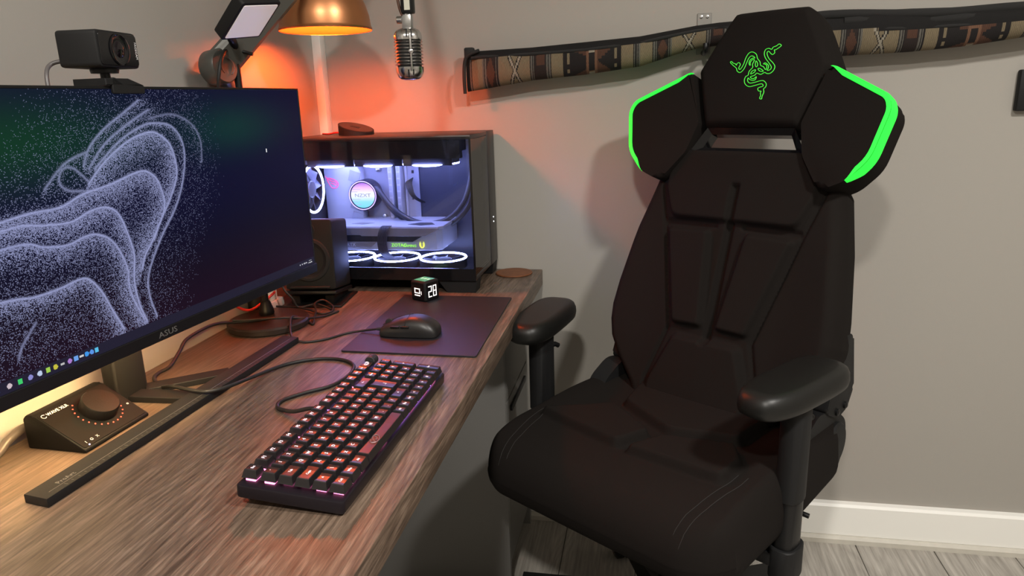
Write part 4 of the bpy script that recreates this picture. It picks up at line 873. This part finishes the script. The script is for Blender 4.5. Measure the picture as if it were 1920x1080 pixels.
# left face: a "10" turned on its side
digits([(-.001, -.0095, .0085, t_ * 1.2), (-.001, -.0040, .0085, t_), (-.001, .0060, .0085, t_), (-.0085, .001, t_, .006), (.0065, .001, t_, .006), (.0115, -.003, .0006, .004)], Vector((1, 0, 0)), Vector((0, -1, 0)), L1)
R1 = Vector((1, 0, 0)) * .0236 + Vector((0, 0, .0225)); yv = Vector((0, 1, 0)); sg = []
for ox, on in ((-.0085, 'abged'), (.0065, 'abcdefg')):
    dct = {'a': (0, .012, .0055, t_), 'd': (0, -.012, .0055, t_), 'g': (0, 0, .0055, t_), 'b': (.0045, .006, t_, .006), 'c': (.0045, -.006, t_, .006), 'e': (-.0045, -.006, t_, .006), 'f': (-.0045, .006, t_, .006)}
    for k in on: a, b_, w_, h_ = dct[k]; sg.append((ox + a, b_, w_, h_))
digits(sg, yv, Vector((1, 0, 0)), R1)
box('top_display', (-.017, -.017, .0468), (.017, .017, .0474), mat('top_green', (.02, .12, .03), .4, emit=(.10, .7, .12), es=.35), CB, local=True)
for a_, b_ in ((-.010, .004), (0, .004), (.010, .004)): box('top_mark', (a_ - .003, b_ - .005, .0473), (a_ + .003, b_ + .003, .0477), mat('top_digits', (.5, .8, .5), .5, emit=(.6, 1, .6), es=.4), CB, local=True)
tag(lathe('coaster', [(0, .0003), (.047, .0003), (.0485, .0015), (.0485, .0032), (.047, .0045), (0, .0048)], LEATHER, None, 44, (-.343, 1.802, .75), cap=False), 'round brown leather coaster at the far corner of the desk', 'coaster')

# ---------------------------------------------------------------- keyboard
KT = math.radians(5.0)
KB = thing('keyboard', 'black mechanical keyboard with pink and violet backlight in front of the monitor', 'keyboard', (-.3885, .852, .7572), (0, KT, -math.radians(.9)))
KL_, KW = .196, .066
prism('case', rounded([(-KW, -KL_), (KW, -KL_), (KW, KL_), (-KW, KL_)], .006, 3), -.0015 + .003, .0175, KCASE, KB, .002, 2, True)
for s_ in (-1, 1):
    box('rear_foot', (-KW + .004, s_ * (KL_ - .03) - .012, -.0115), (-KW + .012, s_ * (KL_ - .03) + .012, .0018), BLACK, KB, .001, 1, True)
    box('front_foot', (KW - .014, s_ * (KL_ - .03) - .012, -.0005), (KW - .005, s_ * (KL_ - .03) + .012, .0018), RUB, KB, .0004, 1, True)
u = .0196; KMESH = {}
def keymesh(wy, wx):
    k = (round(wy, 3), round(wx, 3))
    if k in KMESH: return KMESH[k]
    a, b_ = wy * u / 2 - .0007, wx * u / 2 - .0007; a2, b2 = a - .0026, b_ - .0026; V = []
    for x_, y_, z in ((b_, a, 0), (b_ - .0004, a - .0004, .0012), (b2 + .0002, a2 + .0002, .0094), (b2 - .0006, a2 - .0006, .0101)):
        V += [(-x_, -y_, z), (x_, -y_, z), (x_, y_, z), (-x_, y_, z)]
    for f in (-.6, 0, .6): pass
    F = [(3, 2, 1, 0)]
    for i in (0, 4, 8): F += [(i + q, i + (q + 1) % 4, i + 4 + (q + 1) % 4, i + 4 + q) for q in range(4)]
    x_, y_ = b2 - .0006, a2 - .0006; dip = .0007
    o = len(V); V += [(-x_, -y_ * .45, .0101 - dip), (x_, -y_ * .45, .0101 - dip), (x_, y_ * .45, .0101 - dip), (-x_, y_ * .45, .0101 - dip)]
    F += [(12, 13, o + 1, o), (o, o + 1, o + 2, o + 3), (o + 3, o + 2, 14, 15), (12, o, o + 3, 15), (13, 14, o + 2, o + 1)]
    me = bpy.data.meshes.new('keycap'); me.from_pydata(V, [], F); me.materials.append(KEYC)
    bm = bmesh.new(); bm.from_mesh(me); bmesh.ops.recalc_face_normals(bm, faces=bm.faces); bm.to_mesh(me); bm.free(); KMESH[k] = me; return me
sw = {}
for nm, m_ in (('p', RGBP), ('v', RGBV)):
    me = bpy.data.meshes.new('switch'); a = .0060; me.from_pydata([(x_, y_, z) for z in (0, .0028) for x_, y_ in ((-a, -a), (a, -a), (a, a), (-a, a))], [], [(3, 2, 1, 0), (4, 5, 6, 7), (0, 1, 5, 4), (1, 2, 6, 5), (2, 3, 7, 6), (3, 0, 4, 7)]); me.materials.append(m_); sw[nm] = me
rows = [
 [('Esc', 0, 1), ('F1', 1.25, 1), ('F2', 2.25, 1), ('F3', 3.25, 1), ('F4', 4.25, 1), ('F5', 5.5, 1), ('F6', 6.5, 1), ('F7', 7.5, 1), ('F8', 8.5, 1), ('F9', 9.75, 1), ('F10', 10.75, 1), ('F11', 11.75, 1), ('F12', 12.75, 1), ('Prt', 14, 1), ('Del', 15.1, 1), ('Ins', 16.1, 1)],
 [('`', 0, 1)] + [(c, i + 1, 1) for i, c in enumerate('1234567890-=')] + [('<-', 13, 2), ('Num', 15.15, 1), ('/', 16.15, 1), ('*', 17.15, 1), ('-', 18.15, 1)],
 [('Tab', 0, 1.5)] + [(c, i + 1.5, 1) for i, c in enumerate('QWERTYUIOP[]')] + [('7', 15.15, 1), ('8', 16.15, 1), ('9', 17.15, 1)],
 [('Caps', 0, 1.75)] + [(c, i + 1.75, 1) for i, c in enumerate("ASDFGHJKL;'#")] + [('4', 15.15, 1), ('5', 16.15, 1), ('6', 17.15, 1)],
 [('^', 0, 1.25), ('\\', 1.25, 1)] + [(c, i + 2.25, 1) for i, c in enumerate('ZXCVBNM,./')] + [('^', 12.25, 1.75), ('^', 14.05, 1), ('1', 15.15, 1), ('2', 16.15, 1), ('3', 17.15, 1)],
 [('Ctrl', 0, 1.25), ('Win', 1.25, 1.25), ('Alt', 2.5, 1.25), (' ', 3.75, 6.25), ('Alt', 10, 1), ('Fn', 11, 1), ('Ctrl', 12, 1), ('<', 13.05, 1), ('v', 14.05, 1), ('>', 15.05, 1), ('0', 16.15, 1), ('.', 17.15, 1)]]
ya = -KL_ + .0085
xrow = [-KW + .0125, -KW + .0125 + 1.12 * u] + [-KW + .0125 + (1.12 + k) * u for k in (1, 2, 3, 4)]
kx = (2 * KW - .025) / (xrow[-1] - xrow[0]); xrow = [-KW + .0125 + (x_ - xrow[0]) * kx for x_ in xrow]; ux = (xrow[2] - xrow[1]) / u
def key(lbl, x_, y_, wy, wx=1., pat=None):
    o = link('keycap', keymesh(wy, wx * ux), None, KB, (x_, y_, .0222))
    near = y_ < -.05 or random.random() < .25
    s_ = link('switch', sw['p' if near else 'v'], None, o, (0, 0, -.0046))
    if lbl.strip():
        z = .0046 if len(lbl) > 2 else .0064; me = textmesh(lbl, z); me2 = LEG.get(lbl)
        if me2 is None:
            me2 = me.copy(); me2.transform(Matrix(((0, -1, 0, 0), (1, 0, 0, 0), (0, 0, 1, .01003), (0, 0, 0, 1)))); me2.materials.clear(); me2.materials.append(KEYLEG); LEG[lbl] = me2
        link('legend', me2, None, o)
    return o
LEG = {}
for r_, row in enumerate(rows):
    for lbl, c, wd in row: key(lbl, xrow[r_], ya + (c + wd / 2) * u, wd)
key('_|', (xrow[2] + xrow[3]) / 2, ya + 14.3 * u, 1.35, 2.0)
key('+', (xrow[2] + xrow[3]) / 2, ya + 18.65 * u, 1., 2.0); key('Ent', (xrow[4] + xrow[5]) / 2, ya + 18.65 * u, 1., 2.0)
# space bar print and control wheel
cyl('volume_wheel', (xrow[0], ya + 18.25 * u, .030), (xrow[0], ya + 19.15 * u, .030), .0085, mat('knurled_black', (.02, .018, .02), .5, bump=1., bscale=700), KB, 30, .0008, True)
wk = prism('wheel_key', [(xrow[0] - .008, ya + 17.15 * u), (xrow[0] + .008, ya + 17.15 * u), (xrow[0] + .008, ya + 18.2 * u), (xrow[0] - .008, ya + 18.2 * u)], .0224, .0318, KEYC, KB, .0015, 2, True)
def eyemark(par, cx_, cy_, z, k, m_, nm):
    V = []; F = []
    for l_ in ([(-1, -.7), (-.2, -.9), (.7, -.3), (.9, .7), (.2, .9), (-.5, .3), (-1, -.7)], [(-.4, -.3), (.3, .0), (.5, .6)], [(-1, -.7), (-1.3, .2), (-.6, .9)]):
        v, f = tubegeo(cat([(cx_ - b_ * k * .6, cy_ + a * k, z) for a, b_ in l_], 4), k * .085, 4); o = len(V); V += v; F += [tuple(q + o for q in ff) for ff in f]
    return mk(nm, V, F, m_, par, False, True)
eyemark(wk, xrow[0], ya + 17.68 * u, .0319, .0058, KEYLEG, 'wheel_emblem')
box('glow_bar', (xrow[0] - .0088, ya + 16.95 * u, .0176), (xrow[0] + .0088, ya + 17.15 * u, .0215), mat('glow_white', (.8, .8, .9), .5, emit=(.8, .85, 1), es=1.6), KB, local=True)
spb = [o for o in KB.children if o.data == KMESH.get((6.25, round(ux, 3)))][0]
eyemark(spb, 0, -.018, .0098, .0095, mat('space_print', (.22, .12, .13), .4), 'space_emblem')
tag(tube('keyboard_cable', cat([(-.452, .880, .7735), (-.478, .888, .769), (-.510, .897, .7585), (-.545, .917, .7535), (-.552, .944, .7535), (-.531, .976, .7535), (-.501, 1.008, .7535), (-.490, 1.053, .7535), (-.497, 1.095, .7535), (-.521, 1.121, .7535), (-.555, 1.129, .7535), (-.592, 1.119, .7535), (-.626, 1.086, .754), (-.645, 1.02, .758), (-.655, .962, .764), (-.668, .937, .7665), (-.69, .934, .7665), (-.745, .948, .7660), (-.78, .968, .756), (-.820, 1.004, .7535), (-.830, 1.030, .7535), (-.826, 1.055, .756), (-.838, 1.101, .766), (-.845, 1.136, .778), (-.845, 1.196, .781), (-.840, 1.235, .778), (-.826, 1.262, .772), (-.80, 1.280, .770), (-.77, 1.300, .770)], 8), .0032, CABLE, None, 8), 'thick black braided keyboard cable looping across the desk', 'cable')
tag(tube('stand_cable', cat([(-.826, 1.262, .7762), (-.79, 1.276, .7745), (-.735, 1.300, .7725), (-.700, 1.335, .762), (-.685, 1.375, .7535), (-.668, 1.418, .7535)], 6), .0026, CABLE), 'thin black cable lying across the round stand base', 'cable')
tag(tube('power_cable', cat([(-.805, 1.400, .80), (-.815, 1.392, .79), (-.832, 1.345, .7745), (-.846, 1.322, .784), (-.851, 1.308, .80), (-.853, 1.29, .83)], 6), .0028, REDC), 'bright red cable sagging behind the round stand base', 'cable')
tag(tube('speaker_cable', cat([(-.80, 1.42, .82), (-.79, 1.415, .80), (-.775, 1.418, .78), (-.765, 1.425, .758), (-.73, 1.44, .7615), (-.69, 1.43, .7535)], 6), .0024, CABLE), 'black cable hanging down in front of the speaker foot', 'cable')
tag(box('plug_adapter', (-.862, 1.415, .7702), (-.828, 1.450, .835), mat('adapter_cream', (.70, .62, .52), .5), None, .003), 'pale square plug adapter behind the stand next to the speaker', 'adapter')
tag(box('power_strip', (-.863, 1.385, .7502), (-.823, 1.47, .770), mat('strip_cream', (.5, .45, .4), .5), None, .003), 'low cream power strip against the wall under the plug adapter', 'power strip')

# ---------------------------------------------------------------- woven case hanging on the wall
topz = lerp([(-.447, 1.30), (-.42, 1.312), (-.282, 1.315), (-.151, 1.322), (-.025, 1.329), (.104, 1.347), (.152, 1.351), (.38, 1.362), (.56, 1.361), (.664, 1.359), (.79, 1.357), (.95, 1.345)])
botz = lerp([(-.447, 1.216), (-.40, 1.222), (-.283, 1.238), (-.152, 1.247), (-.024, 1.261), (.06, 1.285), (.105, 1.296), (.154, 1.301), (.26, 1.278), (.40, 1.265), (.425, 1.267), (.565, 1.270), (.673, 1.277), (.797, 1.292), (.95, 1.31)])
bandf = lerp([(-.447, .86), (-.40, .80), (-.15, .72), (.0, .74), (.15, .72), (.38, .58), (.56, .52), (.80, .50), (.95, .5)])
BG = thing('instrument_case', 'long woven patterned fabric case hung along the wall behind the chair', 'case', (.20, 1.815, 1.216))
nx, na = 700, 56; xs = np.linspace(-.447, .95, nx); V = []; F = []; C = []; YC = 1.806
for x in xs:
    t, b_ = topz(x), botz(x); c = (t + b_) / 2; h = (t - b_) / 2; dpt = .026 * min(1, .35 + (x + .447) / .05)
    wob = .002 * math.sin(x * 23) + .0015 * math.sin(x * 61 + 1)
    for k in range(na):
        a = 2 * PI * k / na; V.append((x, YC - dpt * math.cos(a) + wob * math.cos(a), c + h * math.copysign(abs(math.sin(a)) ** .85, math.sin(a))))
def pat(x, f):
    """x along the case, f height 0..1 on the front"""
    black = (.010, .009, .009)
    if f > bandf(x): return black
    if x < -.438: return black
    y = f / bandf(x); tan = (.235, .185, .115); brn = (.030, .020, .018); grey = (.15, .14, .12); dark = (.016, .013, .013); crm = (.36, .32, .25); rust = (.10, .045, .028)
    # period: one repeat of the woven bands
    P = .350; t = ((x + .432) / 1.17) % P
    def inn(a, b_): return a <= t < b_
    def x_motif(a, b_):
        q = (t - a) / (b_ - a); d1 = abs(abs(q - .5) - abs(y - .45) * .75)
        if d1 < .07: return crm
        if d1 < .14: return dark
        return tan
    if inn(0, .024): return tan
    if inn(.024, .033): return grey if int(t * 430) % 2 else dark
    if inn(.033, .052): return rust if abs((t - .0425) / .011) + abs(y - .5) * 1.6 < .9 else brn
    if inn(.052, .061): return grey if int(t * 430) % 2 else dark
    if inn(.061, .080): return tan
    if inn(.080, .108): return x_motif(.080, .108)
    if inn(.108, .126): return tan
    if inn(.126, .136): return grey if int(t * 430) % 2 else dark
    if inn(.136, .160): return rust if (y > .55 and abs(t - .148) < .008) else brn
    if inn(.160, .170): return grey if int(t * 430) % 2 else dark
    if inn(.170, .194): return tan
    if inn(.194, .216): return tan if (abs(t - .205) < .003 and (.12 < y < .30 or .5 < y < .95)) else dark
    if inn(.216, .242): return dark if abs(y - .5) < .5 - (t - .216) / .06 * .5 else rust
    if inn(.242, .264):
        if abs(t - .253) < .0055 and .15 < y < .85: return dark
        return crm if abs(y - .5) > .40 and abs(t - .253) < .006 else (.20, .10, .06)
    if inn(.264, .290): return dark if abs(y - .5) < (t - .264) / .06 else rust
    if inn(.290, .312): return tan if (abs(t - .301) < .003 and (.12 < y < .30 or .5 < y < .95)) else dark
    if inn(.312, .336): return tan
    return grey if int(t * 430) % 2 else dark
for i in range(nx - 1):
    for k in range(na):
        a = 2 * PI * (k + .5) / na; F.append((i * na + k, i * na + (k + 1) % na, (i + 1) * na + (k + 1) % na, (i + 1) * na + k))
        x = (xs[i] + xs[i + 1]) / 2; f = .5 + .5 * math.copysign(abs(math.sin(a)) ** .85, math.sin(a)); col = pat(x, f); wv = .80 + .4 * ((i + k) % 2) * .5 + .15 * random.random(); C.append([c * wv * .62 for c in col])
F += [tuple(range(na))[::-1], tuple((nx - 1) * na + k for k in range(na))]; C += [(.01, .01, .01)] * 2
bo = mk('woven_body', V, F, attr_mat('woven_pattern', 0, .85), BG, True)
ca = bo.data.attributes.new('Col', 'FLOAT_COLOR', 'FACE'); ca.data.foreach_set('color', np.concatenate([np.array(C), np.ones((len(C), 1))], 1).astype(np.float32).ravel())
VEL = mat('black_velvet', (.010, .0095, .0095), .9, sheen=.06)
pts = [(x, YC - .022 - .002 * math.sin(x * 40), botz(x) + (topz(x) - botz(x)) * (bandf(x) + .02)) for x in np.linspace(-.43, .93, 60)]
tube('zip_piping', pts, .0035, VEL, BG, 8)
for off, x0_, x1_ in ((.90, .36, .93), (.74, .42, .93)):
    tube('velvet_fold', [(x, YC - .014 - .003 * math.sin(x * 31 + off * 9), botz(x) + (topz(x) - botz(x)) * off + .003 * math.sin(x * 17 + off)) for x in np.linspace(x0_, x1_, 40)], .0095, VEL, BG, 10)
tube('end_piping', cat([(-.452, YC - .012, 1.212), (-.451, YC - .018, 1.25), (-.448, YC - .018, 1.285), (-.438, YC - .020, 1.302), (-.41, YC - .020, 1.312)], 6), .0045, RUB, BG, 8)
box('end_flap', (-.455, YC + .004, 1.288), (-.430, YC + .022, 1.322), RUB, BG, .004, 2)
WB = thing('wall_bracket', 'small steel wall bracket holding the woven case', 'bracket', (.128, 1.85, 1.30))
box('plate', (.108, YB - .003, 1.285), (.141, YB - .0005, 1.378), mat('bracket_grey', (.24, .23, .21), .5, .4), WB, .001, 1)
for xx in (.117, .131): lathe('screw', [(.0038, 0), (.0038, .0012), (.0018, .0018), (.0016, .0006), (0, .0006)], STEEL, WB, 14, (xx, YB - .003, 1.370), axisR((0, -1, 0)), cap=False)
tube('hook', cat([(.124, YB - .004, 1.288), (.124, YB - .04, 1.286), (.124, YB - .082, 1.290), (.124, YB - .084, 1.305)], 6), .006, BLACK, WB, 10)
tag(box('wall_box', (.812, YB - .02, 1.135), (.88, YB - .0004, 1.225), BLACKM, None, .004), 'black box fixed on the wall at the right picture edge', 'wall box')  # plain black box, purpose unknown

# ---------------------------------------------------------------- things on the floor
tag(box('floor_mat', (-.30, .75, .0006), (.10, 1.583, .0066), mat('mat_black', (.008, .008, .008), .7), None, .002), 'black mat lying on the floor under the chair front', 'mat')
